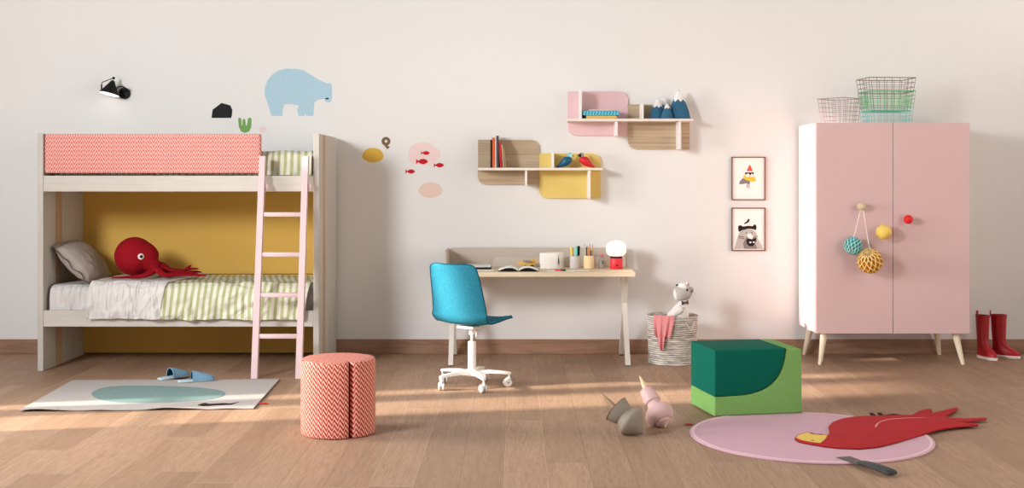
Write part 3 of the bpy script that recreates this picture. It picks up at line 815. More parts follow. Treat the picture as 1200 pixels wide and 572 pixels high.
# ------------------------------------------------------------------ desk
DX0, DX1, DF, DBk = -.557, .932, 9.30, 9.955
DT = .738
def desk():
    r = thing('desk', 'pale oak desk with crossed putty legs and a low greige screen', 'desk', ((DX0 + DX1) / 2, DF, 0))
    part('table_top', MB().box(DX0, DX1, DF, DBk - .03, DT - .036, DT, .002, 1), 'desk', r)
    for x in (-.515, .877):
        fr = MB(); w, d = .019, .026
        for (ya, yb) in ((9.345, 9.80), (9.925, 9.50)):
            R = [[(x - w, y - d, z), (x + w, y - d, z), (x + w, y + d, z), (x - w, y + d, z)] for y, z in ((ya, .008), (yb, DT - .037))]
            o = part('leg', MB().rings(R, M=T(0.0 if ya < 9.5 else (-.0005), 0, 0)), 'legw', r)
            part('foot_pad', MB().box(x - .016, x + .016, ya - .02, ya + .02, 0, .010), 'black', o, 'black foot pad')
    def scr(xa, xb, z0, z1, rr, rboth=False):
        n = 8; P = [(xa, z0)] + [(xa + rr - rr * math.cos(PI / 2 * k / n), z1 - rr + rr * math.sin(PI / 2 * k / n)) for k in range(n + 1)] + [(xb, z1), (xb, z0)]
        return P
    part('screen', MB().prism(scr(-.575, wx(735, 9.93), DT - .03, wz(290.3, 9.93), .05), 9.93, 9.95, 'XZ', .003, 2).box(-.578, -.562, 9.55, 9.94, DT - .03, wz(291.5, 9.85), .003, 1), 'screen', r, 'low greige back screen with rounded corner')
    part('inner_board', MB().prism(scr(wx(577, 9.90), wx(733, 9.90), DT, wz(301.4, 9.90), .04), 9.905, 9.9295, 'XZ', .003, 2), 'screen2', r, 'paler low board in front of the screen')
desk()

def desk_items():
    z0 = DT + .0006
    # left pile
    flat_book(544.5, 575.5, 310.6, 312.8, 9.62, z0, 'black', 'black notebook at the bottom of the pile behind the blue chair', .17, group='notebooks at the left end of the desk', name='notebook', cat='notebook')
    flat_book(545.0, 575.0, 308.0, 310.5, 9.61, z0 + .0157, 'greyc', 'pale grey magazine on top of the black notebook', .17, group='notebooks at the left end of the desk', name='magazine', cat='magazine')
    a = Vector((wx(561, 9.5), 9.48, z0))
    single('paper_sheet', MB().box(a.x - .12, a.x + .12, a.y - .05, a.y + .05, z0, z0 + .001), 'paper', 'white paper sheet in front of the notebook pile', 'paper', a)
    # open book
    Y = 9.47; x0, x1 = wx(583.8, Y), wx(631.2, Y); cx = (x0 + x1) / 2; w = (x1 - x0) / 2
    r = thing('open_book', 'open book with white pages and black cover lying on the desk', 'book', (cx, Y, z0))
    def hcov(t): return .016 * math.sin(PI * min(1, abs(t) * 1.0)) ** .8 * (1 - .2 * abs(t)) + .002
    def cov(u, v):
        t = 2 * u - 1; return (t * w, (v - .5) * .20, hcov(t))
    part('cover', MB().grid(cov, 40, 2, .002), 'black', r, local=True)
    def cov2(u, v):
        t = 2 * u - 1; return (t * w * .97, -.1 + .002, hcov(t) * v + .0005)
    part('page_block', MB().grid(cov2, 40, 2, .002), 'black', r, local=True)
    for s in (-1, 1):
        def pg(u, v):
            t = s * (.01 + .97 * u); return (t * w, (v - .5) * .192, hcov(t) + .004 + .012 * math.sin(PI * u ** .8))
        part('page', MB().grid(pg, 24, 3, .003), 'paper', r, local=True)
    # toy plane
    Y = 9.76; c = Vector((wx(617.5, Y), Y, z0))
    r = thing('toy_airplane', 'yellow wooden toy airplane behind the open book', 'toy', c)
    k = Y / F
    body = [(-12, 5.5), (-10.5, 7.6), (-6, 8), (3, 8), (5, 9.5), (6.2, 11), (9.5, 11), (11, 9.5), (11.5, 5.5), (9, 3.6), (2, 2.6), (-4, 2.8), (-9, 3.8)]
    part('fuselage', MB().prism([(x * k, z * k) for x, z in body], -.016, .016, 'XZ', .003, 2), 'toyw', r, local=True)
    part('wing', MB().box(-5 * k, 4 * k, -.06, .06, 7.6 * k, 8.6 * k, .002, 1), 'greyb', r, 'dark slot-like wing', local=True)
    for x in (-1.5, 6):
        part('wheel', MB().lathe([(.012, -.024), (.013, -.02), (.013, .02), (.012, .024)], 16, M=T(x * k, 0, .013) @ Rx(PI / 2)), 'black', r, local=True)
    # white box
    Y = 9.66; x0, x1 = wx(633, Y), wx(653.5, Y); hh = wz(296.6, Y) - z0
    r = thing('storage_box', 'white cardboard box with folding lid standing on the desk', 'box', ((x0 + x1) / 2, Y, z0), math.radians(0))
    w = (x1 - x0) / 2
    S = Matrix.Identity(4); S[0][1] = .42
    part('box_body', MB().box(-w, w, 0, .13, 0, hh * .97, .002, 1, M=S), 'paper', r, local=True)
    part('box_lid', MB().box(-w - .003, w + .003, -.004, .134, hh * .32, hh, .002, 1, M=S), 'paper', r, local=True)
    part('clasp', MB().prism([(w + .001, hh * .36), (w + .012, hh * .2), (w + .014, hh * .5), (w + .004, hh * .9)], -.008, -.005, 'XZ'), 'dgrey', r, 'dark closing cord', local=True)
    # papers and pen
    a = Vector((wx(660, 9.40), 9.43, z0))
    single('paper_sheet', MB().box(-.125, .085, -.05, .05, 0, .0012, M=T(a) @ Rz(.12)), 'paper', 'white paper sheet under the red and black pen', 'paper', a)
    b = Vector((wx(682, 9.40), 9.45, z0))
    single('paper_sheet', MB().box(-.085, .06, -.045, .045, .0013, .0026, M=T(b) @ Rz(-.1)), 'paper', 'white paper sheet in front of the pale wooden pencil cup', 'paper', b)
    p0 = Vector((wx(650.5, 9.42), 9.43, z0 + .0075)); p1 = Vector((wx(663, 9.42), 9.42, z0 + .0075))
    r = thing('pen', 'red and black pen lying on paper in front of the white box', 'pen', p0)
    part('barrel', MB().tube([p0, p0.lerp(p1, .55)], .006, 12), 'redc', r); part('cap', MB().tube([p0.lerp(p1, .55), p1], .0062, 12), 'black', r)
    # cups
    def cup(px, Y, rr, py_top, mat, lab, name='pencil_cup'):
        c = Vector((wx(px, Y), Y, z0)); h = wz(py_top, Y) - z0
        prof = [(rr * .97, 0), (rr, .003), (rr, h - .001), (rr - .003, h), (rr - .004, h - .003), (rr - .004, .01)]
        return single(name, MB().lathe(prof, 32, M=T(c)), mat, lab, 'cup', c), c, h
    _, c, h = cup(673.6, 9.72, 6.0 * 9.72 / F, 299.8, 'cupg', 'grey cylindrical cup holding thick markers')
    def mark(c, dx, dy, ytop, Y, mat, lab, w=.009, lean=0, name='marker', flat=False, tip=None, grp='markers in the grey cup'):
        a = Vector((c.x + dx, c.y + dy, z0 + .012)); b = Vector((c.x + dx + lean, c.y + dy, wz(ytop, Y)))
        r = thing(name, lab, name, a, 0, grp)
        if tip:
            q = a.lerp(b, .90)
            part('barrel', MB().tube([a, q], w, 8), mat, r); part('tip', MB().tube([q, b], [w, .0008], 8), tip, r)
        else:
            q = a.lerp(b, .55)
            part('barrel', MB().tube([a, q], w, 12), 'black' if mat != 'black' else 'dgrey', r); part('cap', MB().tube([q, b], [w * 1.1, w], 12), mat, r)
    mark(c, -.016, .006, 290.0, 9.73, 'yknob', 'thick marker with a yellow cap in the grey cup', .012, -.012)
    mark(c, .006, -.012, 289.2, 9.71, 'mint', 'thick marker with a mint cap in the grey cup', .0125, .004)
    mark(c, .021, .010, 288.4, 9.73, 'black', 'thick black marker in the grey cup', .0115, .012)
    _, c, h = cup(690.1, 9.70, 6.1 * 9.7 / F, 299.6, 'cupw', 'pale wooden cup full of pencils')
    for (dx, dy, yt, mt, ln, lab) in ((-.022, .0, 285.4, 'greyc', -.014, 'grey pencil leaning furthest out towards the markers'), (-.012, -.014, 287.0, 'black', -.010, 'dark pencil beside the grey one in the wooden cup'),
                                (-.004, .012, 288.0, 'kraft', -.004, 'tan pencil behind the orange ones'), (.004, -.012, 289.5, 'pencil', -.002, 'shorter orange pencil at the front of the wooden cup'),
                                (.002, .004, 284.6, 'pencil', .006, 'tallest orange pencil in the wooden cup'), (.013, -.008, 291.4, 'black', .004, 'short black pencil in the wooden cup'),
                                (.021, .006, 291.0, 'dgrey', .012, 'short dark grey pencil at the lamp side of the cup'), (.018, -.006, 286.6, 'kraft', .012, 'long tan pencil leaning towards the table lamp')):
        mark(c, dx, dy, yt, 9.70, mt, lab, .0042, ln, 'pencil', tip='kraft' if mt != 'kraft' else 'dgrey', grp='pencils in the wooden cup')
    # bottle
    c = Vector((wx(705.2, 9.75), 9.75, z0)); s = 9.75 / F
    r = thing('bottle', 'small grey glass bottle with a rosy stopper beside the table lamp', 'bottle', c)
    part('glass', MB().lathe([(.026, 0), (.029, .004), (.029, .066), (.024, .078), (.015, .084), (.015, .092)], 28), 'glass', r, local=True)
    part('stopper', MB().lathe([(.013, .086), (.014, .096), (.020, .098), (.020, .108), (.016, .112)], 24), 'pinkcloth', r, 'rosy stopper', local=True)
    part('emblem', MB().tube([(-.012 + .022 * math.sin(a), -.029 - .0005, .048 + .012 * math.cos(a)) for a in [i * .4 for i in range(8)]], .003, 6), 'black', r, 'dark curl printed on the glass', local=True)
    # lamp
    Y = 9.68; c = Vector((wx(722.2, Y), Y, z0)); s = Y / F
    r = thing('table_lamp', 'small table lamp with round white globe on a coral red base', 'lamp', c)
    part('lamp_base', MB().lathe([(.050, 0), (.0525, .003), (.0525, .083), (.050, .086)], 36), 'lampred', r, 'coral red base', local=True)
    part('ring', MB().lathe([(.045, .086), (.049, .087), (.049, .098), (.04, .10)], 36), 'black', r, local=True)
    part('globe', MB().lathe([(.03, .099), (.058, .106), (.076, .125), (.083, .152), (.080, .182), (.066, .208), (.044, .222), (.02, .228), (.001, .229)], 40), 'globe', r, 'white opal globe', local=True, ang=180)
    part('switch', MB().ball((0.002, -.0525, .03), (.009, .004, .007), 12), 'rugred', r, local=True)
desk_items()

# ------------------------------------------------------------------ office chair
def chair():
    th = math.radians(-33)      # the chair's forward (+Y local) turned towards +X
    r = thing('desk_chair', 'turquoise shell swivel chair on white five-star base', 'chair', (-.312, 8.40, 0), th)
    # shell profile in the local (y, z) plane
    prof = [(.235, .452), (.215, .462), (.12, .460), (.0, .450), (-.09, .447), (-.15, .462), (-.188, .500), (-.205, .56), (-.222, .65), (-.242, .76), (-.262, .850), (-.270, .882)]
    P = catmull([(0, a, b) for a, b in prof], 5); n = len(P) - 1
    def hw(t):
        return interp(t, [(0, .125), (.03, .165), (.09, .20), (.25, .217), (.42, .225), (.55, .232), (.70, .220), (.85, .205), (.93, .192), (.975, .165), (1, .130)])
    def fn(u, v):
        t = v * n; i = min(int(t), n - 1); q = P[i].lerp(P[i + 1], t - i)
        a = 2 * u - 1; w = hw(v); x = a * w
        back = max(0, min(1, (v - .42) / .2))
        bow = abs(a) ** 2.6
        y = q.y + bow * (.050 * back * (1 - .5 * max(0, (v - .7) / .3)))
        z = q.z + bow * .018 * (1 - back) + (bow * .02 if .38 < v < .6 else 0) * math.sin(PI * (v - .38) / .22 if .38 < v < .6 else 0)
        return (x, y, z)
    m = MB(); m.grid(fn, 30, 60, .018)
    part('shell', m, 'blue', r, 'turquoise upholstered seat and back shell', local=True, ang=60)
    E = [Vector(fn(0, j / 60)) for j in range(61)] + [Vector(fn(i / 30, 1)) for i in range(1, 31)] + [Vector(fn(1, 1 - j / 60)) for j in range(1, 61)]
    part('piping', MB().tube(E, .0045, 6), plain('petrol_piping', (14, 70, 92), .8, .1), r, 'dark petrol edge piping', local=True)
    part('seat_mount', MB().box(-.07, .07, -.09, .07, .418, .436, .006, 2), 'white', r, local=True)
    part('gas_lift', MB().lathe([(.020, .37), (.022, .372), (.022, .430)], 24).lathe([(.012, .31), (.012, .372)], 20), 'white', r, local=True)
    part('piston', MB().lathe([(.010, .325), (.010, .375)], 16, M=T(.012, 0, 0)), 'chrome', r, 'chrome piston rod', local=True)
    part('column', MB().lathe([(.027, .10), (.029, .104), (.029, .318), (.026, .322)], 28), 'white', r, local=True)
    part('height_lever', MB().tube([(.02, .0, .40), (.05, -.02, .395), (.055, -.03, .36)], .004, 8), 'white', r, local=True)
    part('hub', MB().lathe([(.030, .075), (.042, .085), (.044, .118), (.032, .128)], 28), 'white', r, local=True)
    for k in range(5):
        a = math.radians(2 + 72 * k) - th; d = Vector((math.cos(a), math.sin(a), 0)); s = Vector((-d.y, d.x, 0))
        R = []
        for t, w, z, h in ((.03, .021, .100, .016), (.12, .019, .108, .012), (.20, .016, .103, .010), (.265, .014, .096, .008), (.275, .008, .095, .006)):
            p = d * t + Vector((0, 0, z)); R.append([p - s * w - Vector((0, 0, h)), p + s * w - Vector((0, 0, h)), p + s * w * .8 + Vector((0, 0, h)), p - s * w * .8 + Vector((0, 0, h))])
        l = part('base_leg', MB().rings(R), 'white', r, local=True)
        q = d * .262
        rot = Rz(a + [.3, 1.2, -.4, .9, .2][k])
        part('caster_fork', MB().tube([(0, 0, .092), (0, 0, .062)], .007, 10, M=T(q)).box(-.020, .012, -.005, .005, .028, .066, .003, 1, M=T(q) @ rot), 'white', l, local=True)
        wh = MB()
        for sd in (-1, 1): wh.lathe([(.012, -.007), (.026, -.007), (.0285, -.004), (.0285, .004), (.026, .007), (.012, .005)], 28, M=T(q) @ rot @ T(-.012, sd * .0135, .029) @ Rx(PI / 2))
        part('caster_wheel', wh, 'wheel', l, local=True)
        part('axle', MB().lathe([(.006, -.019), (.006, .019)], 12, M=T(q) @ rot @ T(-.012, 0, .029) @ Rx(PI / 2)), 'chrome', l, local=True)
chair()

# ------------------------------------------------------------------ framed prints
def framed(y0, y1, lab, art):
    Y = WY - .012; x0, x1 = wx(857.2, Y), wx(897, Y); z1, z0 = wz(y0, Y), wz(y1, Y)
    r = thing('framed_print', lab, 'picture', ((x0 + x1) / 2, WY, z0)); t = .008
    fr = MB()
    fr.box(x0, x1, WY - .022, WY - .001, z1 - t, z1, .001, 1).box(x0, x1, WY - .022, WY - .001, z0, z0 + t, .001, 1)
    fr.box(x0, x0 + t, WY - .022, WY - .001, z0 + t, z1 - t, .001, 1).box(x1 - t, x1, WY - .022, WY - .001, z0 + t, z1 - t, .001, 1)
    part('frame', fr, 'frame', r, 'thin walnut brown frame')
    mats = ['print', 'pgrey', 'plight', 'pyel', 'pred', 'pdark', 'paper']
    m = MB().box(x0 + t, x1 - t, WY - .010, WY - .004, z0 + t, z1 - t)
    for k, (mi, pts) in enumerate(art):
        m.prism([(wx(x, WY - .011), wz(y, WY - .011)) for x, y in pts], WY - .0106 - .0002 * k, WY - .0095, 'XZ', mi=mi)
    part('print', m, mats, r)
def A(pts): return [(850 + x / 8.8, 175 + y / 8.8) for x, y in pts]
def B(pts): return [(850 + x / 8.94, 236 + y / 8.94) for x, y in pts]
framed(183.8, 234.6, 'framed print of a small yellow bird wearing a red hat, above the bear print',
    [(1, A([(140, 360), (150, 330), (178, 298), (205, 305), (255, 330), (250, 362), (215, 352), (180, 358)])),
     (3, A([(180, 290), (200, 262), (240, 255), (296, 270), (318, 320), (290, 338), (262, 330), (215, 318)])),
     (6, A(ell(228, 268, 24, 17, 16))), (6, A(ell(276, 268, 22, 17, 16))),
     (5, A([(200, 240), (230, 236), (294, 238), (292, 262), (272, 248), (256, 270), (240, 248), (206, 262)])),
     (4, A([(215, 232), (250, 160), (256, 160), (284, 228)])),
     (6, A([(212, 226), (288, 226), (290, 238), (212, 238)])),
     (5, A([(222, 360), (225, 360), (228, 398), (224, 398)])), (5, A([(240, 360), (243, 360), (250, 405), (246, 405)]))])
framed(243.4, 294.0, 'framed grey print of a bear with a tiny bird on its head',
    [(2, B([(95, 498), (108, 450), (125, 385), (150, 320), (190, 298), (235, 290), (290, 298), (325, 330), (345, 400), (370, 440), (395, 498)])),
     (5, B([(142, 320), (132, 278), (140, 254), (162, 250), (184, 264), (240, 256), (288, 260), (302, 242), (320, 246), (327, 272), (320, 304), (292, 292), (240, 287), (186, 300)])),
     (1, B([(200, 498), (185, 440), (215, 380), (260, 360), (320, 385), (310, 430), (335, 498)])),
     (5, B([(220, 400), (240, 390), (290, 395), (325, 380), (322, 420), (290, 470), (250, 470), (222, 440)])),
     (6, B([(225, 340), (262, 336), (292, 372), (278, 398), (240, 385)])), (5, B(ell(222, 332, 7, 6, 10))), (5, B(ell(278, 330, 7, 6, 10))), (5, B([(300, 372), (338, 362), (338, 367), (300, 377)])), (6, B(ell(262, 430, 12, 9, 12))), (6, B(ell(298, 428, 11, 8, 12))),
     (5, B([(190, 236), (228, 206), (236, 188), (246, 184), (256, 196), (240, 222), (205, 238)])),
     (5, B([(135, 362), (200, 372), (200, 377), (135, 367)])), (5, B([(135, 378), (200, 390), (200, 395), (135, 383)]))])

# ------------------------------------------------------------------ wardrobe
WF, WB = 9.37, 9.965
WX0, WX1, WZ0, WZ1 = 2.366, 3.573, .250, 1.910
XS = wx(1046.5, WF)
def wardrobe():
    r = thing('wardrobe', 'pink two-door wardrobe on splayed cream legs', 'wardrobe', ((WX0 + WX1) / 2, (WF + WB) / 2, 0))
    part('carcass', MB().box(WX0, WX1, WF + .021, WB, WZ0, WZ1, .002, 1), 'ward', r)
    d1 = part('door', MB().box(WX0, XS - .0018, WF, WF + .020, WZ0, WZ1, .0015, 1), 'ward', r)
    d2 = part('door', MB().box(XS + .0018, WX1, WF, WF + .020, WZ0, WZ1, .0015, 1), 'ward', r)
    for (px, py, rad, mt, d, lab) in ((1009.5, 242, 5.0, 'beige', d1, 'beige wooden ball knob'), (1035.6, 272, 8.9, 'yknob', d1, 'large yellow ball knob'), (1064.5, 257.2, 5.4, 'rknob', d2, 'red ball knob')):
        R = rad * 9.33 / F; yk = WF - R - .018; c = Vector((wx(px, yk), yk, wz(py, yk)))
        part('knob', MB().ball(c, R, 28).tube([c, (c.x, WF, c.z)], R * .35, 12), mt, d, lab)
    for (top, foot) in (((2.447, 9.455), (2.400, 9.402)), ((3.488, 9.455), (3.530, 9.402)), ((2.447, 9.88), (2.400, 9.925)), ((3.488, 9.88), (3.530, 9.925))):
        a = Vector((*top, WZ0 - .0)); b = Vector((*foot, .001))
        part('leg', MB().tube([a, a.lerp(b, .15), a.lerp(b, .5), b + Vector((0, 0, .006)), b], [.028, .027, .022, .0145, .012], 20), 'wardleg', r)
wardrobe()

def paper_ball(px, py, rad, Y, mats, lab, knob, tilt):
    R = rad * Y / F; c = Vector((wx(px, Y), Y, wz(py, Y)))
    t = bmesh.new(); bmesh.ops.create_uvsphere(t, u_segments=18, v_segments=12, radius=1)
    t.faces.ensure_lookup_table()
    quads = [f for f in t.faces if len(f.verts) == 4]
    res = bmesh.ops.inset_individual(t, faces=quads, thickness=.028, depth=0)
    for f in t.faces: f.material_index = 1
    for f in quads:
        f.material_index = 0
    # sink the cells
    ret = bmesh.ops.extrude_discrete_faces(t, faces=quads)
    for f in ret['faces']:
        f.material_index = 2
        for v in f.verts: v.co *= .72
    inner = [f for f in ret['faces']]
    # side walls of each cell
    t.verts.ensure_lookup_table()
    m = MB()
    M = T(c) @ tilt @ Matrix.Diagonal((R, R, R, 1))
    # rebuild explicitly: lattice of thin walls
    t.free()
    t = bmesh.new(); nu, nv = 14, 9
    def pt(i, j, s):
        th = PI * (j + .0) / nv; ph = 2 * PI * (i + (.5 if j % 2 else 0)) / nu
        return Vector((math.sin(th) * math.cos(ph) * s, math.sin(th) * math.sin(ph) * s, math.cos(th) * s))
    for j in range(0, nv):
        for i in range(nu):
            for (a, b) in (((i, j), (i if j % 2 == 0 else i + 1, j + 1)), ((i, j), (i - 1 if j % 2 == 0 else i, j + 1))):
                o0, o1, i0, i1 = pt(*a, 1.0), pt(*b, 1.0), pt(*a, .55), pt(*b, .55)
                vs = [t.verts.new(v) for v in (o0, o1, i1, i0)]
                f = t.faces.new(vs); f.material_index = 0
                w = (o1 - o0).cross(o0); w = w.normalized() * .03 if w.length > 1e-5 else Vector((.02, 0, 0))
                vs = [t.verts.new(v) for v in (o0 * 1.004 - w, o1 * 1.004 - w, o1 * 1.004 + w, o0 * 1.004 + w)]
                f = t.faces.new(vs); f.material_index = 1
    me = bpy.data.meshes.new('tmp'); t.transform(M); t.to_mesh(me); t.free(); m.bm.from_mesh(me); bpy.data.meshes.remove(me)
    n0 = len(m.bm.faces)
    m.ball(c, R * .72, 20, mi=0)
    r = thing('paper_ball', lab, 'ornament', c, 0, 'honeycomb paper balls on the wardrobe')
    part('honeycomb', m, mats, r, ang=20)
    kx, ky, kY = knob
    part('hanging_cord', MB().tube([(wx(kx, kY), kY, wz(ky, kY)), (c.x + (wx(kx, kY) - c.x) * .06, c.y, c.z + R * .9)], .0028, 6), 'cord', r, 'white hanging cord')
paper_ball(1000.0, 288.2, 10.8, 9.292, ['teal', 'tealw', 'teal'], 'turquoise honeycomb paper ball hanging from the beige wardrobe knob', (1008.4, 246.0, 9.305), Rz(.4) @ Ry(.5))
paper_ball(1019.4, 305.8, 15.0, 9.245, ['ypaper', 'yedge', 'ypaper'], 'larger yellow honeycomb paper ball hanging from the beige wardrobe knob', (1011.4, 246.2, 9.295), Rz(.2) @ Ry(-.6) @ Rx(.5))

# ------------------------------------------------------------------ wire baskets on the wardrobe
def wire_basket(c, w1, d1, w0, d0, h, rz, nx, ny, nz, mats, lab, name='wire_basket', wr=.0021, group=None):
    r = thing(name, lab, 'basket', c, rz, group)
    def P(u, v, t):
        W, D = w0 + (w1 - w0) * t, d0 + (d1 - d0) * t
        return Vector((u * W / 2, v * D / 2, t * h + .003))
    def loop(t, rad, m, mi=0):
        q = [P(-1, -1, t), P(1, -1, t), P(1, 1, t), P(-1, 1, t)]
        for a, b in zip(q, q[1:] + q[:1]): m.tube([a, b], rad, 6, mi=mi)
    m = MB(); loop(1, wr * 1.7, m); part('rim', m, mats[0], r, local=True)
    up, lo = MB(), MB()
    for k in range(nz):
        t = k / nz
        loop(t, wr * (1.3 if k == 0 else .85), up if t > .45 else lo)
    def vert(u, v):
        up.tube([P(u, v, .5), P(u, v, 1)], wr * .9, 6); lo.tube([P(u, v, 0), P(u, v, .5)], wr * .9, 6)
    for k in range(nx + 1):
        u = -1 + 2 * k / nx; vert(u, -1); vert(u, 1); lo.tube([P(u, -1, 0), P(u, 1, 0)], wr * .9, 6)
    for k in range(1, ny):
        v = -1 + 2 * k / ny; vert(-1, v); vert(1, v); lo.tube([P(-1, v, 0), P(1, v, 0)], wr * .9, 6)
    part('upper_wires', up, mats[1], r, local=True); part('lower_wires', lo, mats[2], r, local=True)
zt = WZ1 + .0005
Yw = 9.66
wire_basket((wx(984, Yw), Yw, zt), .25, .25, .205, .205, .205, math.radians(41), 5, 5, 6, ['wirep', 'wirep', 'wirep'], 'small rosy grey wire basket standing alone on the wardrobe')
wire_basket((wx(1038.5, Yw), Yw, zt), .375, .27, .325, .23, .262, math.radians(4), 6, 4, 8, ['wireg', 'wireg', 'wirec'], 'aqua and green wire basket, lower of the nested pair on the wardrobe', group='nested wire baskets')
wire_basket((wx(1038.5, Yw) - .004, Yw, zt + .105), .385, .285, .315, .22, .262, math.radians(4), 6, 4, 7, ['wireb', 'wireb', 'wireg'], 'brown-rimmed wire basket nested in the aqua basket', group='nested wire baskets')

# ------------------------------------------------------------------ rubber boots
def boot(px, py, ang, lab, sc_=1.0):
    b = gp(px, py)
    r = thing('rubber_boot', lab, 'boot', (b.x, b.y, 0), math.radians(ang), 'red rubber boots')
    def ring(z, xa, xb, w, n=32, pw=2.3):
        out = []
        for k in range(n):
            a = 2 * PI * k / n; c, s = math.cos(a), math.sin(a)
            out.append(((xa + xb) / 2 + (xb - xa) / 2 * math.copysign(abs(c) ** (2 / pw), c), w * math.copysign(abs(s) ** (2 / pw), s) * (1 - .12 * (c < -.2)), z))
        return out
    # local +X = toe; heel at -.05
    S = [(.022, -.058, .165, .038), (.04, -.060, .166, .040), (.06, -.058, .150, .040), (.078, -.056, .120, .038), (.095, -.054, .088, .037), (.115, -.053, .066, .036), (.14, -.054, .054, .036), (.18, -.058, .052, .038), (.24, -.062, .054, .042), (.30, -.065, .056, .045), (.352, -.066, .058, .047)]
    R = [ring(z, a, c, w) for z, a, c, w in S]
    R += [ring(.352, -.062, .054, .043), ring(.30, -.060, .051, .041), ring(.2, -.05, .044, .034)]
    part('shaft', MB().rings(R), 'boot', r, local=True, ang=60)
    part('sole', MB().rings([ring(0.001, -.058, .162, .037), ring(.006, -.061, .170, .042), ring(.022, -.062, .171, .043), ring(.026, -.058, .166, .039)]), 'sole', r, 'white sole', local=True)
    part('pull_loop', MB().box(-.074, -.066, -.010, .010, .335, .385, .003, 2), 'boot', r, local=True)
    part('top_band', MB().rings([ring(.336, -.0675, .0595, .0485), ring(.354, -.0685, .0605, .0495), ring(.354, -.063, .055, .044)], cap0=False, cap1=False), 'boot', r, local=True)
boot(1151.6, 420.0, -74, 'red rubber boot beside the wardrobe, toe pointing forward')
boot(1171.0, 419.0, -36, 'red rubber boot, outer one of the pair, toe pointing sideways')

# ------------------------------------------------------------------ laundry basket and what is in it
def rope_basket():
    c = Vector((1.247, 9.505, 0)); Hh = .385; n = 23
    prof = []
    def R(z): return .188 + .014 * (z / Hh)
    for i in range(n):
        z0 = i * Hh / n
        for k in range(5):
            a = k / 5; prof.append((R(z0) + .0075 * math.sin(PI * a) - .004, z0 + a * Hh / n + .0005))
    inn = [(R(Hh) - .004, Hh), (R(Hh) - .014, Hh - .004)] + [(R(z) - .016, z) for z in (Hh * .8, Hh * .5, .02)]
    r = thing('laundry_basket', 'round coiled rope basket in grey and white', 'basket', c)
    part('basket_wall', MB().lathe(prof + inn, 72, M=T(c)), 'rope', r, ang=70)
    def on(px, py, off=.008):
        x = wx(px, 9.34) - c.x; R_ = R(.3) + off; y = -math.sqrt(max(0, R_ * R_ - x * x)); return Vector((c.x + x, c.y + y, wz(py, c.y + y)))
    h = [on(803, 378.5), on(805, 381), on(809, 387.5), on(810, 387.8), on(812.5, 382), on(815, 376.5)]
    part('handle', MB().tube(h, .0055, 8), 'sheet', r, 'pale rope handle')
    # cloth
    RR = R(.3) + .006
    def fn(u, v):
        ph = math.radians(-52 + 50 * u)
        if v < .18:
            t = v / .18; rad = RR - .03 + .002 * t; z = Hh - .06 + .066 * t
        elif v < .28:
            t = (v - .18) / .1; rad = RR - .028 + .034 * t; z = Hh + .006 + .006 * math.sin(PI * t)
        else:
            t = (v - .28) / .72
            low = interp(u, [(0, .245), (.25, .175), (.45, .11), (.55, .13), (.72, .235), (1, .21)])
            rad = RR + .006 + .016 * t; z = Hh + .006 + (low - Hh) * t
            phc = math.radians(-30); ph = ph + (phc - ph) * .38 * t
        rad += .014 * max(0, v - .2) * math.sin(u * 19 + v * 2) + .008 * max(0, v - .2) * math.sin(u * 37)
        return (c.x + rad * math.sin(ph), c.y - rad * math.cos(ph), z)
    single('pink_cloth', MB().grid(fn, 60, 44, .003), 'pinkcloth', 'salmon pink cloth hanging over the rim of the rope basket', 'cloth', (wx(775, 9.3), 9.3, Hh), ang=180)
    # plush animal
    Y = 9.49; k = Y / F
    def p(px, py, dy=0): return Vector((wx(px, Y), Y + dy, wz(py, Y)))
    r = thing('plush_toy', 'light grey plush animal with black nose peeking out of the rope basket', 'soft toy', p(798, 395))
    m = MB()
    m.tube(catmull([p(793, 402), p(793, 380), p(797, 366), p(802, 355), p(804, 350)], 5), [.075] * 4 + [.085, .09, .092, .09, .088, .08, .072, .066, .058, .05, .044, .04, .036, .034, .032, .03, .03], 20)
    part('body', m, 'plushw', r, 'white stitched body', ang=180)
    # head: box-like, seen in profile, muzzle to the left and turned up
    P0, P1 = p(791.5, 344), p(810, 340.5)
    C = [P0.lerp(P1, t / 8) for t in range(9)]
    m = MB(); m.tube(C, [.050, .063, .069, .071, .071, .068, .062, .050, .030], 24, 1.0)
    part('head', m, 'plush', r, ang=180)
    part('muzzle', MB().ball(p(793.3, 344), (.030, .052, .054), 20), 'plushw', r, 'white muzzle')
    part('nose', MB().ball(p(793.7, 334.4, -.012), (.015, .018, .011), 16), 'black', r, 'black nose')
    part('eye', MB().ball(p(804, 339, -.062), (.009, .006, .009), 14), 'black', r)
    part('ear', MB().ball(p(809.8, 339.5, -.02), (.016, .026, .026), 16), plain('taupe_ear', (150, 138, 130), .9), r, 'taupe ear')
    part('ear', MB().ball(p(806.5, 334.5, .04), (.014, .022, .022), 16), plain('taupe_ear_far', (150, 138, 130), .9), r)
    bt = MB(); cc = p(801.8, 354, -.045)
    for s in (-1, 1): bt.tube([cc, cc + Vector((s * .026, 0, .004 * s))], [.006, .018], 12)
    bt.ball(cc, .008, 12)
    part('bow_tie', bt, 'plushd', r, 'dark bow tie')
    part('arm', MB().tube(catmull([p(798, 362, -.05), p(790, 366, -.07), p(784.5, 369, -.075)], 4), [.03, .03, .031, .031, .03, .029, .028, .026, .02], 14), 'plushw', r, ang=180)
    part('stitching', MB().tube([p(797, 357, -.055), p(795, 361, -.075), p(792, 365, -.085), p(789, 368, -.1)], .0018, 6).tube([p(801, 359, -.06), p(799, 363, -.08), p(796, 367, -.095)], .0018, 6), 'dgrey', r, 'dark stitches on the chest')
rope_basket()

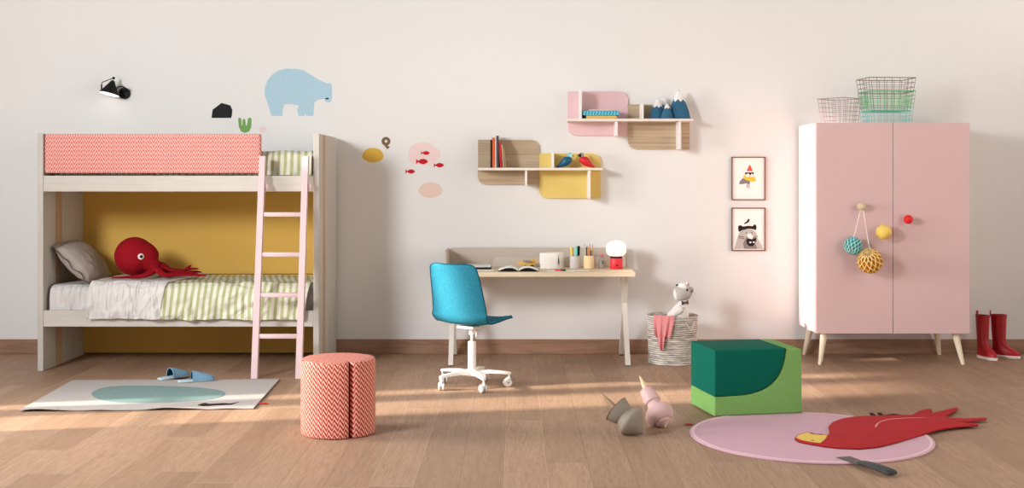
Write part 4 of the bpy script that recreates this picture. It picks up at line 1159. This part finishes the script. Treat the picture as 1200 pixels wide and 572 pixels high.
# ------------------------------------------------------------------ foam cube seat
def foam():
    o = gp(837.5, 490.5); a = gp(939.5, 486.5); b = gp(803, 475)
    u = (a - o); u.z = 0; Lu = u.length; u.normalize(); v = Vector((-u.y, u.x, 0)); Lv = (b - o).length
    Hh = 1.46 - 200 * o.y / F - .0125
    M = Matrix(((u.x, v.x, 0, o.x), (u.y, v.y, 0, o.y), (0, 0, 1, 0), (0, 0, 0, 1)))
    # curve between the two foams, in (u, z)
    cu = [(0, .118), (.10, .120), (.22, .127), (.33, .160), (.405, .222), (.445, .30), (.462, .38), (.465, Hh)]
    cc = [(q.x, q.y) for q in catmull([(x, z, 0) for x, z in cu], 5)]
    g = .0025
    dark = [(x - g * (x > .001), z + g) for x, z in cc]
    dark = [(max(0, x), min(Hh + .002, z)) for x, z in dark] + [(0, Hh + .002)]
    light = [(x + g * .3, z) for x, z in cc] + [(Lu, Hh - .006), (Lu + .004, .0), (0, .0)]
    light[0] = (0, .118)
    def build(pts, lo, hi): return MB().prism(pts, lo, hi, 'XZ', .010, 3)
    def tf(mb):
        mb.bm.transform(T(0, 0, .0128) @ M); return mb
    loc = o + u * Lu / 2 + v * Lv / 2
    single('foam_block', tf(build(dark, -.003, Lv)), 'teald', 'emerald green foam block with curved underside, upper piece of the cube seat', 'foam seat', (loc.x, loc.y, .12), ang=35)
    single('foam_block', tf(build(light, 0, Lv)), 'lgreen', 'apple green foam block with a scooped top carrying the emerald piece', 'foam seat', (loc.x, loc.y, 0), ang=35)
foam()

# ------------------------------------------------------------------ spinning tops
def top(tip, axis, prof, stem, mats, lab, sc_=1.0):
    ax = Vector(axis).normalized(); q = ax.to_track_quat('Z', 'Y').to_matrix().to_4x4()
    M = T(tip) @ q
    prof = [(r * sc_, z * sc_) for r, z in prof]
    P = catmull([(r, z, 0) for r, z in prof], 4)
    r = thing('spinning_top', lab, 'toy', Vector((tip[0], tip[1], 0)), 0, 'wooden spinning tops')
    part('body', MB().lathe([(max(.0008, p.x), p.y) for p in P], 48, M=M), mats[0], r, ang=50)
    part('handle', MB().tube([M @ Vector(p) for p in stem], [.018, .018, .015, .010, .002], 14), mats[1], r, 'turned handle tip')
    part('tip', MB().lathe([(.001, -.012), (.006, .0), (.011, .02)], 16, M=M), mats[2], r)
def settle(axis, prof, z_extra=.012):
    ax = Vector(axis).normalized(); s = math.sqrt(max(0, 1 - ax.z ** 2))
    return -min([z * ax.z - r * s for r, z in prof] + [-.012 * ax.z]) + .0015
pg = [(.001, 0), (.012, .003), (.03, .022), (.056, .048), (.082, .080), (.086, .102), (.070, .124), (.060, .138), (.058, .146), (.064, .156), (.074, .180), (.080, .205), (.078, .209), (.001, .211)]
ax = (-.72, .42, .58)
zt_ = settle(ax, pg)
b = gp(754, 512)
top((b.x, b.y, zt_), ax, pg, [(0, 0, .200), (0, .001, .235), (.002, .004, .265), (.004, .010, .295), (.008, .018, .33)], ['topg', 'stemd', 'topg'], 'grey wooden spinning top tipped on its side')
pp = [(.001, 0), (.010, .004), (.026, .016), (.040, .024), (.046, .034), (.058, .038), (.080, .062), (.085, .084), (.080, .106), (.062, .126), (.046, .142), (.040, .158), (.041, .168), (.049, .174), (.050, .186), (.046, .22), (.043, .258), (.040, .262), (.001, .264)]
ax = (-.36, .62, .70)
b = gp(780, 503)
top((b.x, b.y, settle(ax, pp)), ax, pp, [(0, 0, .258), (0, 0, .275), (0, .002, .30), (.001, .004, .33), (.001, .006, .365)], ['topp', 'stem', 'stem'], 'dusty pink wooden spinning top leaning back on its rim', 1.0)

# ------------------------------------------------------------------ round rug, parrot rug, knife
def rugs():
    c = Vector((1.668, 6.765, 0)); R = .675; n = 96
    m = MB(); m.lathe([(R - .004, .0), (R, .004), (R, .008), (R - .004, .011), (R - .03, .012), (.01, .012)], n, M=T(c))
    r = single('round_rug', m, 'rugp', 'round lilac pink rug on the floor under the green foam seat', 'rug', c)
    part('piping', MB().lathe([(R - .028, .0115), (R - .022, .0135), (R - .018, .0135), (R - .012, .0115)], n, M=T(c), cap0=False, cap1=False), 'rugpl', r, 'pale piping along the edge')
    t = gp(809, 498)
    part('label_tag', MB().box(t.x - .03, t.x + .015, t.y - .015, t.y + .02, .002, .006, .001, 1), 'redc', r, 'small red tag')
    zr = .0135; th = .010
    def f(pts): return [(lambda q: (q.x, q.y))(gp(900 + x / 4, 430 + y / 4, zr + th)) for x, y in pts]
    out = [(128, 332), (134, 322), (152, 313), (180, 305), (208, 308), (232, 315), (282, 318), (291, 300), (286, 276), (302, 258), (340, 243), (400, 232), (480, 228), (560, 226), (676, 224), (706, 206), (735, 198), (764, 195), (768, 203), (758, 218), (800, 208), (882, 189), (890, 193), (868, 208), (830, 228), (850, 238), (930, 240), (1020, 237), (1024, 242), (950, 252), (870, 257), (984, 265), (980, 271), (880, 278), (800, 290), (700, 320), (600, 350), (520, 370), (430, 379), (330, 375), (270, 368), (200, 357), (150, 346)]
    m = MB(); m.prism(f(out), zr, zr + th, 'XY', .003, 2)
    # dark edge band just under the pile
    m2 = f(out); cx = sum(p[0] for p in m2) / len(m2); cy = sum(p[1] for p in m2) / len(m2)
    p = single('parrot_rug', m, 'rugr', 'red parrot-shaped rug with yellow head lying across the round pink rug', 'rug', (cx, cy, 0))
    part('base_felt', MB().prism([(cx + (x - cx) * 1.008, cy + (y - cy) * 1.008) for x, y in m2], zr - .0008, zr + .003, 'XY'), 'rugred', p, 'dark red backing felt')
    head = [(132, 332), (138, 324), (154, 316), (182, 308), (208, 311), (232, 318), (279, 321), (268, 338), (246, 357), (205, 352), (158, 343)]
    part('head_patch', MB().prism(f(head), zr + th * .6, zr + th + .0012, 'XY', .001, 1), 'rugy', p, 'yellow head and beak')
    br = lambda pts, w: MB().tube([Vector((*q, zr + th + .002)) for q in f(pts)], w, 6, .5)
    part('wing_line', MB().tube([Vector((q[0], q[1], zr + th + .001)) for q in f([(505, 282), (512, 268), (530, 256), (570, 246), (640, 241), (740, 238)])], [.006, .006, .005, .005, .004, .002], 6, .4), 'pinkcloth', p, 'pale curved wing line')
    part('beak_line', br([(196, 310), (206, 314), (214, 317), (256, 318)], .004), 'rugb', p)
    part('eye_mark', br([(202, 346), (216, 347)], .004), 'rugb', p)
    ft = MB()
    for pts in ([(474, 212), (492, 213), (512, 227), (488, 227)], [(512, 211), (530, 212), (548, 226), (524, 226)], [(545, 222), (588, 216), (628, 221), (632, 226), (545, 228)]):
        ft.prism(f(pts), zr, zr + .006, 'XY')
    part('claws', ft, 'rugb', p, 'black claws')
    # knife
    a = gp(987.5, 535.5, .014); b = gp(1044, 555.5, .014); d = (b - a); L = d.length; ang = math.atan2(d.y, d.x)
    r = thing('scraper_knife', 'dark grey knife with broad flat blade lying across the edge of the round rug', 'knife', (a.x, a.y, 0), ang)
    part('blade', MB().prism([(0, -.040), (.012, .040), (.19, .032), (.19, -.038)], .0142, .0165, 'XY'), 'knife', r, local=True)
    hp = catmull([(.14, 0, .017), (.20, 0, .022), (.28, 0, .024), (.36, 0, .023), (.405, 0, .020)], 4)
    part('handle', MB().tube(hp, [interp(i / (len(hp) - 1), [(0, .020), (.2, .032), (.6, .037), (.9, .036), (1, .022)]) for i in range(len(hp))], 16, .42), 'knifeh', r, 'rounded charcoal handle', local=True)
rugs()

# ------------------------------------------------------------------ light
w = bpy.data.worlds.new('sky'); sc.world = w; w.use_nodes = True
bg = w.node_tree.nodes['Background']; bg.inputs[0].default_value = (.94, .97, 1.0, 1); bg.inputs[1].default_value = .22
def lamp(name, kind, loc, target, energy, color, **kw):
    d = bpy.data.lights.new(name, kind); d.energy = energy; d.color = color
    for k, v in kw.items(): setattr(d, k, v)
    o = bpy.data.objects.new(name, d); COL.objects.link(o); o.location = loc
    o.rotation_euler = (Vector(target) - Vector(loc)).to_track_quat('-Z', 'Y').to_euler()
    return o
lamp('sun', 'SUN', (-8, 5, 4), (-8 + 1, 5 + .22, 4 - .34), 12.5, (1.0, .92, .79), angle=math.radians(1.5))
lamp('softbox', 'AREA', (-4.75, 3.2, 3.2), (-4.75 + .85, 3.2 + .53, 3.2 - .12), 395, (.96, .98, 1.0), shape='DISK', size=1.6)
lamp('left_fill', 'AREA', (LX + .25, 7.0, 1.6), (2, 7.2, .8), 80, (1.0, .96, .90), shape='RECTANGLE', size=1.6, size_y=2.0, spread=math.radians(84))  # fill lamp added inside the left opening to brighten left-facing sides

# ------------------------------------------------------------------ camera
cd = bpy.data.cameras.new('camera'); cam = bpy.data.objects.new('camera', cd); COL.objects.link(cam)
cam.location = (0, 0, H); cam.rotation_euler = (PI / 2, 0, 0)
cd.sensor_fit = 'HORIZONTAL'; cd.sensor_width = 36; cd.lens = 36 * F / 1200
cd.shift_x = (600 - CX) / 1200; cd.shift_y = -(286 - CY) / 1200
sc.camera = cam
sc.view_settings.view_transform = 'Standard'
sc.view_settings.look = 'None'
